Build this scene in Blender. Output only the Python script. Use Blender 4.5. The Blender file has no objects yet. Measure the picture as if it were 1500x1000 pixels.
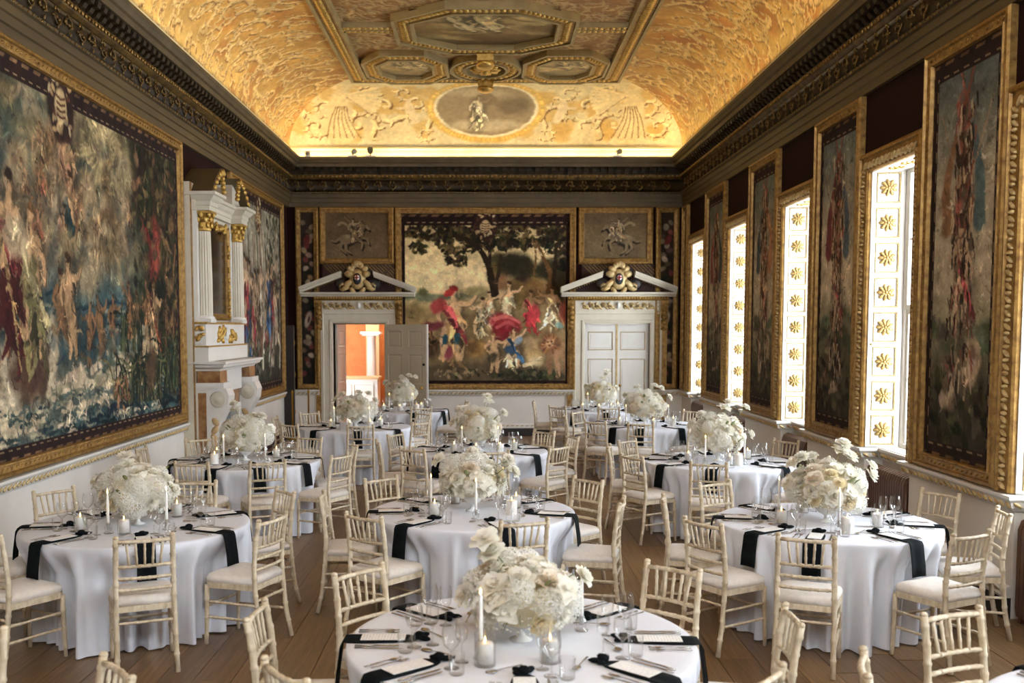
import bpy, math, random
import numpy as np
from mathutils import Vector, Matrix
PI = math.pi
SC = bpy.context.scene
COL = SC.collection
# ------------------------------------------------------------------ camera
EYE = 2.25
cam = bpy.data.cameras.new('camera')
cam_ob = bpy.data.objects.new('camera', cam)
COL.objects.link(cam_ob)
cam_ob.location = (0, 0, EYE)
cam_ob.rotation_euler = (PI / 2 - math.atan(105 / 1458), 0, 0)
cam.sensor_width = 36.0
cam.lens = 1458 / 1500 * 36
cam.shift_x = 36 / 1500
cam.shift_y = 85 / 1500
cam.clip_end = 200
cam.dof.use_dof = True
cam.dof.focus_distance = 8.6
cam.dof.aperture_fstop = 2.4
SC.camera = cam_ob
# ------------------------------------------------------------------ room measures (metres)
XL, XR, YB, YF = -4.12, 4.05, 20.68, -1.6
WIN_Y = [0.9 + 3.05 * k for k in range(7)]           # window centres on the right wall
SILL, HEAD = 0.98, 3.90
# ------------------------------------------------------------------ sky, daylight and lamps
world = bpy.data.worlds.new('sky')
SC.world = world
world.use_nodes = True
bg = world.node_tree.nodes['Background']
bg.inputs[0].default_value = (0.86, 0.93, 1.0, 1)     # even white overcast
bg.inputs[1].default_value = 27


def area(name, loc, rot, sx, sy, power=0, col=(1, 1, 1), portal=False):
    l = bpy.data.lights.new(name, 'AREA')
    l.shape = 'RECTANGLE'
    l.size, l.size_y, l.energy, l.color = sx, sy, power, col
    if portal:
        l.cycles.is_portal = True
    o = bpy.data.objects.new(name, l)
    o.location, o.rotation_euler = loc, rot
    COL.objects.link(o)
    return o


for y in WIN_Y:                                        # portals guide the sky light through the panes
    area('window_portal', (XR + .52, y, (SILL + HEAD) / 2), (0, PI / 2, 0), HEAD - SILL, 1.2, portal=True)
WARM = (1.0, .75, .40)
LED = 5.6                                             # watts per metre of the lamp strip hidden on the cornice
YS, YE = 2.0, YB - .25
area('cornice_lamp_strip', (XL + .15, (YS + YE) / 2, 5.715), (0, PI, 0), .05, YE - YS, LED * (YE - YS), WARM)
area('cornice_lamp_strip', (XR - .15, (YS + YE) / 2, 5.715), (0, PI, 0), .05, YE - YS, LED * (YE - YS), WARM)
area('cornice_lamp_strip', ((XL + XR) / 2, YB - .15, 5.715), (0, PI, PI / 2), .05, XR - XL - .5, LED * (XR - XL), WARM)
area('anteroom_lamp', (-2.4, 23.4, 3.3), (0, 0, 0), 1.2, 1.2, 75, (1.0, .86, .68))
vs = SC.view_settings
vs.view_transform = 'Standard'
vs.look = 'None'
vs.exposure = 0.12
vs.gamma = 1.0
vs.use_curve_mapping = False
cy = SC.cycles
cy.max_bounces = 9
cy.diffuse_bounces = 5
cy.glossy_bounces = 4
cy.transparent_max_bounces = 24
cy.caustics_reflective = cy.caustics_refractive = False
cy.sample_clamp_indirect = 6.0
cy.use_denoising = True
# ------------------------------------------------------------------ small helpers


def lin(c):
    return tuple((x / 12.92 if x <= .04045 else ((x + .055) / 1.055) ** 2.4) for x in c)


def hexc(h):
    return lin(tuple(int(h[i:i + 2], 16) / 255 for i in (0, 2, 4)))


class MB:
    """collects faces, then links them as one mesh object"""

    def __init__(s):
        s.v, s.f, s.m, s.sm = [], [], [], []

    def add(s, vs_, fs, mi=0, smooth=True):
        b = len(s.v)
        s.v.extend(tuple(p) for p in vs_)
        for f in fs:
            s.f.append(tuple(b + i for i in f))
            s.m.append(mi)
            s.sm.append(smooth)
        return s

    def box(s, x0, x1, y0, y1, z0, z1, mi=0):
        v = [(x, y, z) for z in (z0, z1) for y in (y0, y1) for x in (x0, x1)]
        return s.add(v, [(0, 2, 3, 1), (4, 5, 7, 6), (0, 1, 5, 4), (2, 6, 7, 3), (0, 4, 6, 2), (1, 3, 7, 5)], mi, False)

    def obox(s, o, a, b, c, mi=0):
        """box from a corner and three edge vectors"""
        o, a, b, c = map(Vector, (o, a, b, c))
        v = [o + i * a + j * b + k * c for k in (0, 1) for j in (0, 1) for i in (0, 1)]
        return s.add(v, [(0, 2, 3, 1), (4, 5, 7, 6), (0, 1, 5, 4), (2, 6, 7, 3), (0, 4, 6, 2), (1, 3, 7, 5)], mi, False)

    def tube(s, pts, rad, n=6, mi=0, cap=True, flat=1.0):
        pts = [Vector(p) for p in pts]
        if not hasattr(rad, '__len__'):
            rad = [rad] * len(pts)
        ref = None
        rings = []
        for i, p in enumerate(pts):
            d = (pts[min(i + 1, len(pts) - 1)] - pts[max(i - 1, 0)])
            d = d.normalized() if d.length > 1e-9 else Vector((0, 0, 1))
            if ref is None:
                ref = Vector((0, 0, 1)) if abs(d.z) < .9 else Vector((1, 0, 0))
            a = d.cross(ref)
            a = a.normalized() if a.length > 1e-6 else Vector((1, 0, 0))
            b = d.cross(a).normalized()
            rings.append([p + rad[i] * (math.cos(2 * PI * k / n) * a + flat * math.sin(2 * PI * k / n) * b) for k in range(n)])
        v = [q for r in rings for q in r]
        f = [(i * n + k, i * n + (k + 1) % n, (i + 1) * n + (k + 1) % n, (i + 1) * n + k) for i in range(len(pts) - 1) for k in range(n)]
        if cap:
            f.append(tuple(range(n))[::-1])
            f.append(tuple((len(pts) - 1) * n + k for k in range(n)))
        return s.add(v, f, mi)

    def lathe(s, prof, n=16, c=(0, 0, 0), mi=0, sq=1.0, top=True):
        v, f = [], []
        for r, z in prof:
            for k in range(n):
                a = 2 * PI * k / n
                v.append((c[0] + r * math.cos(a), c[1] + sq * r * math.sin(a), c[2] + z))
        for i in range(len(prof) - 1):
            for k in range(n):
                f.append((i * n + k, i * n + (k + 1) % n, (i + 1) * n + (k + 1) % n, (i + 1) * n + k))
        if prof[0][0] > 1e-4:
            f.append(tuple(range(n))[::-1])
        if top and prof[-1][0] > 1e-4:
            f.append(tuple((len(prof) - 1) * n + k for k in range(n)))
        return s.add(v, f, mi)

    def ell(s, c, r, nu=8, nv=5, mi=0, rot=None):
        c = Vector(c)
        v = [Vector((0, 0, -r[2]))]
        for j in range(1, nv):
            t = -PI / 2 + PI * j / nv
            for k in range(nu):
                a = 2 * PI * k / nu
                v.append(Vector((r[0] * math.cos(t) * math.cos(a), r[1] * math.cos(t) * math.sin(a), r[2] * math.sin(t))))
        v.append(Vector((0, 0, r[2])))
        if rot is not None:
            v = [rot @ p for p in v]
        v = [c + p for p in v]
        f = [(0, 1 + (k + 1) % nu, 1 + k) for k in range(nu)]
        for j in range(nv - 2):
            f += [(1 + j * nu + k, 1 + j * nu + (k + 1) % nu, 1 + (j + 1) * nu + (k + 1) % nu, 1 + (j + 1) * nu + k) for k in range(nu)]
        t = len(v) - 1
        f += [(t, 1 + (nv - 2) * nu + k, 1 + (nv - 2) * nu + (k + 1) % nu) for k in range(nu)]
        return s.add(v, f, mi)

    def prism(s, poly, o, u, w, n, mi=0, smooth=False):
        """2-D polygon (u, w axes) extruded along n"""
        o, u, w, n = map(Vector, (o, u, w, n))
        k = len(poly)
        v = [o + a * u + b * w for a, b in poly]
        v += [p + n for p in v]
        f = [tuple(range(k))[::-1], tuple(range(k, 2 * k))]
        f += [(i, (i + 1) % k, k + (i + 1) % k, k + i) for i in range(k)]
        return s.add(v, f, mi, smooth)

    def run(s, prof, a, b, n, m0=0, m1=0, mi=0, smooth=False):
        """moulding: profile [(projection, height)] carried from a to b; n points into the room; m0/m1 mitre factors"""
        a, b, n = map(Vector, (a, b, n))
        d = (b - a).normalized()
        v = []
        for p, z in prof:
            v.append(a + n * p + Vector((0, 0, z)) + d * (m0 * p))
            v.append(b + n * p + Vector((0, 0, z)) - d * (m1 * p))
        f = [(2 * i, 2 * i + 1, 2 * i + 3, 2 * i + 2) for i in range(len(prof) - 1)]
        k = len(prof)
        f += [tuple(2 * i for i in range(k))[::-1], tuple(2 * i + 1 for i in range(k))]
        return s.add(v, f, mi, smooth)

    def ring(s, prof, o, u, w, n, W, H, mi=0, closed_bottom=True):
        """picture-frame moulding: profile [(inset, projection)] around a W x H rectangle"""
        o, u, w, n = map(Vector, (o, u, w, n))
        v = []
        for q, p in prof:
            for a, b in ((q, q), (W - q, q), (W - q, H - q), (q, H - q)):
                v.append(o + u * a + w * b + n * p)
        f = [(4 * i + k, 4 * i + (k + 1) % 4, 4 * i + 4 + (k + 1) % 4, 4 * i + 4 + k) for i in range(len(prof) - 1) for k in range(4)]
        return s.add(v, f, mi, False)

    def arch(s, prof, o, u, w, n, W, H, mi=0):
        """three-sided surround (two jambs and a head), profile [(inset, projection)]"""
        o, u, w, n = map(Vector, (o, u, w, n))
        v = []
        for q, p in prof:
            for a, b in ((q, 0), (q, H - q), (W - q, H - q), (W - q, 0)):
                v.append(o + u * a + w * b + n * p)
        f = [(4 * i + k, 4 * i + k + 1, 4 * i + 5 + k, 4 * i + 4 + k) for i in range(len(prof) - 1) for k in range(3)]
        k = len(prof)
        f += [tuple(4 * i for i in range(k)), tuple(4 * i + 3 for i in range(k))]
        return s.add(v, f, mi, False)

    def mesh(s, name, mats):
        me = bpy.data.meshes.new(name)
        me.from_pydata(s.v, [], s.f)
        for m in (mats if isinstance(mats, (list, tuple)) else [mats]):
            me.materials.append(m)
        me.polygons.foreach_set('material_index', s.m)
        me.polygons.foreach_set('use_smooth', s.sm)
        me.update()
        return me

    def build(s, name, mats, parent=None, loc=(0, 0, 0), rot=(0, 0, 0), **k):
        return place(name, s.mesh(name, mats), parent, loc, rot, **k)


def place(name, me, parent=None, loc=(0, 0, 0), rot=(0, 0, 0), scale=None, **k):
    o = bpy.data.objects.new(name, me)
    o.location, o.rotation_euler = loc, rot
    if scale is not None:
        o.scale = scale if hasattr(scale, '__len__') else (scale,) * 3
    if parent is not None:
        o.parent = parent
    for a, b in k.items():
        o[a] = b
    COL.objects.link(o)
    return o


def thing(name, label, category, loc=(0, 0, 0), rz=0, group=None, me=None):
    o = place(name, me, None, loc, (0, 0, rz), label=label, category=category)
    if group:
        o['group'] = group
    return o


def tree_copy(root, loc, rz, kids):
    r = root.copy()
    r.location, r.rotation_euler = loc, (0, 0, rz)
    COL.objects.link(r)
    for ch, subs in kids:
        c = ch.copy()
        c.parent = r
        COL.objects.link(c)
        for g in subs:
            d = g.copy()
            d.parent = c
            COL.objects.link(d)
    return r


# ------------------------------------------------------------------ materials


class NT:
    def __init__(s, name):
        s.mat = bpy.data.materials.new(name)
        s.mat.use_nodes = True
        s.t = s.mat.node_tree
        s.p = s.t.nodes['Principled BSDF']
        s.out = s.t.nodes['Material Output']

    def n(s, typ, **k):
        x = s.t.nodes.new(typ)
        for a, b in k.items():
            if isinstance(a, str) and hasattr(x, a):
                setattr(x, a, b)
        return x

    def l(s, a, b):
        s.t.links.new(a, b)

    def noise(s, scale, detail=4, rough=.55, stretch=None, coord='Object'):
        tc = s.n('ShaderNodeTexCoord')
        no = s.n('ShaderNodeTexNoise')
        no.inputs['Scale'].default_value = scale
        no.inputs['Detail'].default_value = detail
        no.inputs['Roughness'].default_value = rough
        if stretch:
            mp = s.n('ShaderNodeMapping')
            mp.inputs['Scale'].default_value = stretch
            s.l(tc.outputs[coord], mp.inputs[0])
            s.l(mp.outputs[0], no.inputs[0])
        else:
            s.l(tc.outputs[coord], no.inputs[0])
        return no

    def ramp(s, src, stops):
        r = s.n('ShaderNodeValToRGB')
        e = r.color_ramp.elements
        while len(e) < len(stops):
            e.new(.5)
        for i, (p, c) in enumerate(stops):
            e[i].position = p
            e[i].color = (*c, 1)
        s.l(src, r.inputs[0])
        return r

    def bump(s, src, strength=.3, dist=.01):
        b = s.n('ShaderNodeBump')
        b.inputs['Strength'].default_value = strength
        b.inputs['Distance'].default_value = dist
        s.l(src, b.inputs['Height'])
        s.l(b.outputs[0], s.p.inputs['Normal'])
        return b


def basic(name, c, rough=.5, metal=0.0, c2=None, scale=8, stretch=None, bump=0, bscale=None, spec=None, sheen=0, coord='Object', detail=4, sss=0):
    m = NT(name)
    m.p.inputs['Roughness'].default_value = rough
    m.p.inputs['Metallic'].default_value = metal
    if spec is not None:
        m.p.inputs['Specular IOR Level'].default_value = spec
    if sheen:
        m.p.inputs['Sheen Weight'].default_value = sheen
    if sss:
        m.p.inputs['Subsurface Weight'].default_value = sss
        m.p.inputs['Subsurface Radius'].default_value = (.02, .015, .01)
    m.p.inputs['Base Color'].default_value = (*c, 1)
    if c2 is not None:
        no = m.noise(scale, detail, .6, stretch, coord)
        r = m.ramp(no.outputs[0], [(.32, c), (.68, c2)])
        m.l(r.outputs[0], m.p.inputs['Base Color'])
    if bump:
        nb = m.noise(bscale or scale * 3, 3, .6, stretch, coord)
        m.bump(nb.outputs[0], bump, .01)
    return m.mat


M = {}
M['gilt'] = basic('gilt', hexc('AB8546'), .46, .5, hexc('704F22'), 14, bump=.25, bscale=60)
M['gilt_bright'] = basic('gilt_bright', hexc('D2AC5C'), .4, .6, hexc('A57F3A'), 18, bump=.2, bscale=70)
M['gilt_rosette'] = basic('gilt_rosette', hexc('B99B63'), .45, .35, hexc('8F7038'), 30)
M['gilt_pale'] = basic('gilt_pale', hexc('CDB584'), .5, .3, hexc('A88A55'), 22, bump=.2, bscale=60)
M['gilt_dark'] = basic('gilt_dark', hexc('80632F'), .42, .5, hexc('3E2C17'), 9, bump=.3, bscale=40)
M['bronze_dark'] = basic('bronze_dark', hexc('3E301C'), .55, .0, hexc('1F170D'), 9, spec=.2, bump=.2, bscale=40)
M['umber'] = basic('umber', hexc('584729'), .6, .0, hexc('45371F'), 3, stretch=(1, .25, 1))
M['corona'] = basic('corona', hexc('5C4C2F'), .6, .0, hexc('483A22'), 3)
M['white_paint'] = basic('white_paint', hexc('E2DED7'), .45, 0, hexc('D8D3CA'), 2)
M['stone_paint'] = basic('stone_paint', hexc('D6CDBB'), .5, 0, hexc('C6BCA8'), 2)
M['dado'] = basic('dado', hexc('E4DED6'), .55, 0, hexc('D8D1C8'), 1.2)
M['cove_plain'] = basic('cove_plain', hexc('E8DCB4'), .6, 0, hexc('D9C68F'), 1.5)
M['maroon'] = basic('maroon', hexc('2B1715'), .9, 0, hexc('22110F'), 120, spec=.1)
M['maroon_band'] = basic('maroon_band', hexc('40201C'), .8, 0, hexc('24110F'), 30)
M['black_plinth'] = basic('black_plinth', hexc('201614'), .5)
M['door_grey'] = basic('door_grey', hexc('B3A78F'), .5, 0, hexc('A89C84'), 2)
M['rib_stone'] = basic('rib_stone', hexc('A08C60'), .6, 0, hexc('87744C'), 3)
M['marble'] = basic('marble', hexc('DEDAD4'), .3, 0, hexc('D5D0C9'), 3, detail=8)
M['sienna'] = basic('sienna', hexc('A87F52'), .3, 0, hexc('6E4426'), 9, detail=9)
M['slate'] = basic('slate', hexc('6F7472'), .5, 0, hexc('5E6361'), 3)
M['soot'] = basic('soot', hexc('1B1A19'), .9)
M['dark_glass'] = basic('dark_glass', hexc('2A1C14'), .12, 0, hexc('15100C'), 3, spec=.8)
M['orange_wall'] = basic('orange_wall', hexc('C4763A'), .7, 0, hexc('B0632C'), 4)
M['tan'] = basic('tan', hexc('CDAE82'), .6, 0, hexc('BF9E70'), 2)
M['radiator'] = basic('radiator', hexc('6A4A38'), .42, .1, hexc('553A2B'), 8)
M['chair'] = basic('chair', hexc('DDD0B8'), .5, 0, hexc('B4A183'), 26, stretch=(1, 1, .35), bump=.12, bscale=60)
M['cushion'] = basic('cushion', hexc('DDD5CC'), .9, 0, hexc('D2C9BF'), 30, sheen=.3, bump=.1, bscale=300)
M['cloth'] = basic('cloth', hexc('DFE1E8'), .9, 0, hexc('D9DBE3'), 5, spec=.15, bump=.06, bscale=500)
M['napkin'] = basic('napkin', hexc('0D1316'), .85, 0, hexc('080C0F'), 40, spec=.12, bump=.12, bscale=300)
M['steel'] = basic('steel', hexc('B9B3AC'), .25, .95)
M['brass'] = basic('brass', hexc('C79A45'), .28, .95)
M['wax'] = basic('wax', hexc('F1EEE8'), .45, sss=.2)
M['china'] = basic('china', hexc('F0EFEC'), .25)


def petal_mat(name, c, c2):
    m = NT(name)
    no = m.noise(20, 3)
    r = m.ramp(no.outputs[0], [(.35, c), (.7, c2)])
    m.l(r.outputs[0], m.p.inputs['Base Color'])
    m.p.inputs['Roughness'].default_value = .7
    tl = m.n('ShaderNodeBsdfTranslucent')
    m.l(r.outputs[0], tl.inputs[0])
    mx = m.n('ShaderNodeMixShader')
    mx.inputs[0].default_value = .38
    m.l(m.p.outputs[0], mx.inputs[1])
    m.l(tl.outputs[0], mx.inputs[2])
    m.l(mx.outputs[0], m.out.inputs[0])
    return m.mat


M['petal'] = petal_mat('petal', hexc('FBF9F2'), hexc('F7F3E4'))
M['petal_cream'] = petal_mat('petal_cream', hexc('F8F0D8'), hexc('F2E6C4'))
M['petal_blush'] = petal_mat('petal_blush', hexc('F8F1E4'), hexc('F4E9D8'))
M['floret'] = petal_mat('floret', hexc('FBFAF5'), hexc('F6F4EA'))
M['leaf'] = basic('leaf', hexc('8C9462'), .6, 0, hexc('6C7848'), 20)
M['stem_brown'] = basic('stem_brown', hexc('5A5340'), .7)
M['black_iron'] = basic('black_iron', hexc('1A1A1A'), .4, .3)
M['lens_grey'] = basic('lens_grey', hexc('8C8878'), .4)
M['ink'] = basic('ink', hexc('15151A'), .7)


def glass_mat(name, tint=(1, 1, 1), lo=.06, hi=.75, rough=0.02):
    m = NT(name)
    m.t.nodes.remove(m.p)
    tr = m.n('ShaderNodeBsdfTransparent')
    tr.inputs[0].default_value = (*tint, 1)
    gl = m.n('ShaderNodeBsdfGlossy')
    gl.inputs['Roughness'].default_value = rough
    lw = m.n('ShaderNodeLayerWeight')
    lw.inputs[0].default_value = .28
    mr = m.n('ShaderNodeMapRange')
    mr.inputs['To Min'].default_value = lo
    mr.inputs['To Max'].default_value = hi
    m.l(lw.outputs['Facing'], mr.inputs[0])
    mx = m.n('ShaderNodeMixShader')
    m.l(mr.outputs[0], mx.inputs[0])
    m.l(tr.outputs[0], mx.inputs[1])
    m.l(gl.outputs[0], mx.inputs[2])
    m.l(mx.outputs[0], m.out.inputs[0])
    return m.mat


M['glass'] = glass_mat('glass', (.993, .995, .995), .03, .85)
M['pane'] = glass_mat('pane', (.97, .98, .985), .03, .4)
m = NT('flame')
m.p.inputs['Base Color'].default_value = (1, .6, .2, 1)
m.p.inputs['Emission Color'].default_value = (1, .62, .22, 1)
m.p.inputs['Emission Strength'].default_value = 9
m.mat.cycles.emission_sampling = 'NONE'
M['flame'] = m.mat

# oak boards: one colour per board through the object's random value
m = NT('oak')
oi = m.n('ShaderNodeObjectInfo')
no = m.noise(7, 6, .65, (6, .35, 1))
mp = [x for x in m.t.nodes if x.type == 'MAPPING'][0]
cx = m.n('ShaderNodeVectorMath', operation='SCALE')
cx.inputs[0].default_value = (31, 47, 5)
m.l(oi.outputs['Random'], cx.inputs['Scale'])
m.l(cx.outputs[0], mp.inputs['Location'])
r1 = m.ramp(no.outputs[0], [(.25, hexc('543F2B')), (.5, hexc('735738')), (.78, hexc('8C6E4A'))])
hs = m.n('ShaderNodeHueSaturation')
mr = m.n('ShaderNodeMapRange')
mr.inputs['To Min'].default_value = .78
mr.inputs['To Max'].default_value = 1.18
m.l(oi.outputs['Random'], mr.inputs[0])
m.l(mr.outputs[0], hs.inputs['Value'])
m.l(r1.outputs[0], hs.inputs['Color'])
m.l(hs.outputs[0], m.p.inputs['Base Color'])
m.p.inputs['Roughness'].default_value = .38
m.bump(no.outputs[0], .12, .004)
M['oak'] = m.mat

# printed menu: faint grey lines on white card
m = NT('menu_print')
tc = m.n('ShaderNodeTexCoord')
wv = m.n('ShaderNodeTexWave', bands_direction='X')
wv.inputs['Scale'].default_value = 22
wv.inputs['Distortion'].default_value = 0
m.l(tc.outputs['Object'], wv.inputs[0])
n2 = m.noise(160, 2, .5)
mu = m.n('ShaderNodeMath', operation='MULTIPLY')
m.l(wv.outputs['Fac'], mu.inputs[0])
m.l(n2.outputs[0], mu.inputs[1])
r1 = m.ramp(mu.outputs[0], [(.42, hexc('F2F0EE')), (.5, hexc('C9C6C6'))])
m.l(r1.outputs[0], m.p.inputs['Base Color'])
M['menu'] = m.mat


def painted_mat(name, rough=.85, metal=0.0, weave=0.0, spec=.25):
    m = NT(name)
    at = m.n('ShaderNodeAttribute')
    at.attribute_name = 'Paint'
    m.p.inputs['Roughness'].default_value = rough
    m.p.inputs['Metallic'].default_value = metal
    m.p.inputs['Specular IOR Level'].default_value = spec
    src = at.outputs['Color']
    if weave:
        nz = m.noise(70, 3, .6)
        r = m.ramp(nz.outputs[0], [(.3, (1 - weave,) * 3), (.7, (1 + weave,) * 3)])
        mx = m.n('ShaderNodeMix', data_type='RGBA', blend_type='MULTIPLY')
        mx.inputs[0].default_value = 1
        m.l(src, mx.inputs[6])
        m.l(r.outputs[0], mx.inputs[7])
        src = mx.outputs[2]
    m.l(src, m.p.inputs['Base Color'])
    return m.mat


M['tapestry'] = painted_mat('tapestry', .95, weave=.18)
M['fresco'] = painted_mat('fresco', .6, weave=.06, spec=.4)
# ------------------------------------------------------------------ a little painter: woven and frescoed pictures as colours on fine grids


class Paint:
    """x runs 0..ar, y runs 0 (top) .. 1 (bottom)"""

    def __init__(s, w, h, ar, seed):
        s.w, s.h, s.ar = w, h, ar
        s.rs = np.random.RandomState(seed)
        s.r = random.Random(seed)
        s.X, s.Y = np.meshgrid((np.arange(w) + .5) / w * ar, (np.arange(h) + .5) / h)
        s.im = np.zeros((h, w, 3))
        s.wx = s.fbm(6, 4) - .5
        s.wy = s.fbm(6, 4) - .5
        s.fx = s.fbm(26, 3) - .5
        s.fy = s.fbm(26, 3) - .5

    def fbm(s, f, octv=4, sx=1.0):
        out, amp, tot = np.zeros((s.h, s.w)), 1.0, 0
        for _ in range(octv):
            gw, gh = max(2, int(f * s.ar * sx) + 2), max(2, int(f) + 2)
            g = s.rs.rand(gh, gw)
            xs = np.linspace(0, gw - 1.001, s.w)
            ys = np.linspace(0, gh - 1.001, s.h)
            x0, y0 = xs.astype(int), ys.astype(int)
            tx, ty = xs - x0, ys - y0
            tx, ty = tx * tx * (3 - 2 * tx), (ty * ty * (3 - 2 * ty))[:, None]
            a = g[y0][:, x0] * (1 - tx) + g[y0][:, x0 + 1] * tx
            b = g[y0 + 1][:, x0] * (1 - tx) + g[y0 + 1][:, x0 + 1] * tx
            out += amp * (a * (1 - ty) + b * ty)
            tot += amp
            amp *= .5
            f *= 2
        return out / tot

    def grad(s, stops):
        ys = [p for p, _ in stops]
        for c in range(3):
            s.im[:, :, c] = np.interp(s.Y + .12 * s.wy, ys, [q[c] for _, q in stops])

    def blob(s, cx, cy, rx, ry, col, rot=0, soft=.25, al=1.0, warp=.06, fine=.02):
        R = max(rx, ry) * (1 + soft) + warp + fine
        i0, i1 = int((cx - R) / s.ar * s.w), int((cx + R) / s.ar * s.w) + 2
        j0, j1 = int((cy - R) * s.h), int((cy + R) * s.h) + 2
        i0, i1, j0, j1 = max(i0, 0), min(i1, s.w), max(j0, 0), min(j1, s.h)
        if i1 <= i0 or j1 <= j0:
            return
        sl = (slice(j0, j1), slice(i0, i1))
        dx = s.X[sl] - cx + warp * s.wx[sl] + fine * s.fx[sl]
        dy = s.Y[sl] - cy + warp * s.wy[sl] + fine * s.fy[sl]
        c, n = math.cos(rot), math.sin(rot)
        d = np.sqrt(((c * dx + n * dy) / rx) ** 2 + ((-n * dx + c * dy) / ry) ** 2)
        m = np.clip((1 + soft - d) / (2 * soft), 0, 1)
        m = (m * m * (3 - 2 * m) * al)[..., None]
        s.im[sl] = s.im[sl] * (1 - m) + np.array(col) * m

    def line(s, pts, w0, w1, col, al=1.0, soft=.3, wob=0.0, mid=None):
        P = np.array(pts, float)
        n = len(P)
        L = sum(np.hypot(*(P[i + 1] - P[i])) for i in range(n - 1))
        k = max(3, int(L / max(min(w0, w1) if mid is None else w1, .0045) / .9))
        k = min(k, 160)
        for i in range(k + 1):
            t = i / k * (n - 1)
            a = min(int(t), n - 2)
            u = t - a
            p0, p1, p2, p3 = P[max(a - 1, 0)], P[a], P[a + 1], P[min(a + 2, n - 1)]
            q = .5 * (2 * p1 + (p2 - p0) * u + (2 * p0 - 5 * p1 + 4 * p2 - p3) * u * u + (3 * p1 - p0 - 3 * p2 + p3) * u ** 3)
            f = i / k
            w = (w0 + (w1 - w0) * f) if mid is None else (w0 + (mid - w0) * min(f * 2, 1) if f < .5 else mid + (w1 - mid) * (f * 2 - 1))
            s.blob(q[0] + wob * (s.r.random() - .5), q[1] + wob * (s.r.random() - .5), w, w, col, 0, soft, al, 0, 0)

    def v(s, col, a=.1):
        k = 1 + a * (s.r.random() * 2 - 1)
        return tuple(max(0, min(1, c * k + a * .25 * (s.r.random() - .5))) for c in col)

    def figure(s, x, y, h, robe, robe2=None, skin=(.78, .62, .48), lean=0.0, hair=(.25, .17, .1), nude=False, arm=0):
        """y is at the feet, h the height; lit from one side, drapery in broken strokes"""
        r = s.r
        dk = tuple(c * .5 for c in skin)
        s.blob(x + .05 * h, y - .42 * h, .2 * h, .5 * h, (.15, .12, .09), lean, .6, .5, .12 * h)
        hx = x + lean * h * .9
        tx = hx * .6 + x * .4
        b1, b2 = (r.random() - .5) * .16 * h, (r.random() - .5) * .16 * h
        for sx, b in ((-.07, b1), (.07, b2)):
            P = [(x + sx * h * .7 + lean * h * .45, y - .5 * h), (x + sx * h + b, y - .27 * h), (x + sx * h * 1.2 + b * .4, y - .02 * h)]
            s.line([(m + .018 * h, n) for m, n in P], .075 * h, .03 * h, dk, .8)
            s.line(P, .07 * h, .028 * h, s.v(skin, .06))
        s.blob(tx + .03 * h, y - .60 * h, .11 * h, .2 * h, dk, lean, .3, .8, .02)
        s.blob(tx, y - .52 * h, .10 * h, .10 * h, s.v(skin, .05), lean, .25, 1, .02)
        s.blob(tx, y - .66 * h, .105 * h, .15 * h, s.v(skin, .05), lean, .25, 1, .02)
        s.blob(tx - .04 * h, y - .67 * h, .04 * h, .11 * h, tuple(min(1, c * 1.15) for c in skin), lean, .5, .7, .01)
        for k in range(0 if nude else 20):
            t = r.random()
            a = tx * t + x * (1 - t) + (r.random() - .5) * (.30 - .12 * t) * h
            b = y - (.02 + .62 * t) * h
            q = r.choice([.5, .75, 1, 1, 1.25, 1.5])
            an = (r.random() - .5) * 1.2
            s.line([(a, b), (a + math.sin(an) * .1 * h, b + .08 * h), (a + math.sin(an * 1.6) * .2 * h, b + .17 * h)], .035 * h * (.6 + r.random()), .012 * h, tuple(min(1, c * q) for c in s.v(robe, .12)), .9)
        d = -1 if r.random() < .5 else 1
        e = .2 * (r.random() - .3)
        for sg, P in ((1, [(tx - d * .09 * h, y - .76 * h), (tx - d * .19 * h, y - .62 * h), (tx - d * (.1 + e) * h, y - .5 * h)]), (2, [(tx + d * .09 * h, y - .76 * h), (tx + d * .22 * h, y - (.7 + e) * h), (tx + d * .30 * h, y - (.76 + 1.5 * e) * h)])):
            s.line([(m + .012 * h, n + .008 * h) for m, n in P], .04 * h, .02 * h, dk, .7)
            s.line(P, .038 * h, .02 * h, s.v(skin, .06))
        if robe2:
            for k in range(12):
                t = r.random()
                a, b = tx - .12 * h + .3 * h * t + (r.random() - .5) * .08 * h, y - (.74 - .5 * t) * h
                q = r.choice([.55, .8, 1, 1.3, 1.5])
                s.line([(a, b), (a + .05 * h, b + .07 * h), (a + .08 * h, b + .16 * h)], .03 * h * (.6 + r.random()), .01 * h, tuple(min(1, c * q) for c in robe2), .9)
        s.line([(tx, y - .8 * h), (hx, y - .87 * h)], .03 * h, .03 * h, s.v(skin, .05))
        s.blob(hx + .01 * h, y - .92 * h, .05 * h, .062 * h, dk, 0, .2, .8, .0, .005)
        s.blob(hx, y - .92 * h, .046 * h, .06 * h, skin, 0, .25, 1, .0, .005)
        s.blob(hx + .012 * h, y - .96 * h, .055 * h, .036 * h, hair, .3, .3, 1, .01, .01)

    def leaves(s, cx, cy, rx, ry, n, cols, size=.016):
        for _ in range(n):
            a, q = s.r.random() * 2 * PI, math.sqrt(s.r.random())
            s.blob(cx + rx * q * math.cos(a), cy + ry * q * math.sin(a), size * (.6 + s.r.random()), size * (.35 + .4 * s.r.random()), s.v(s.r.choice(cols), .2), s.r.random() * PI, .3, .9, .01, .02)

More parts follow.
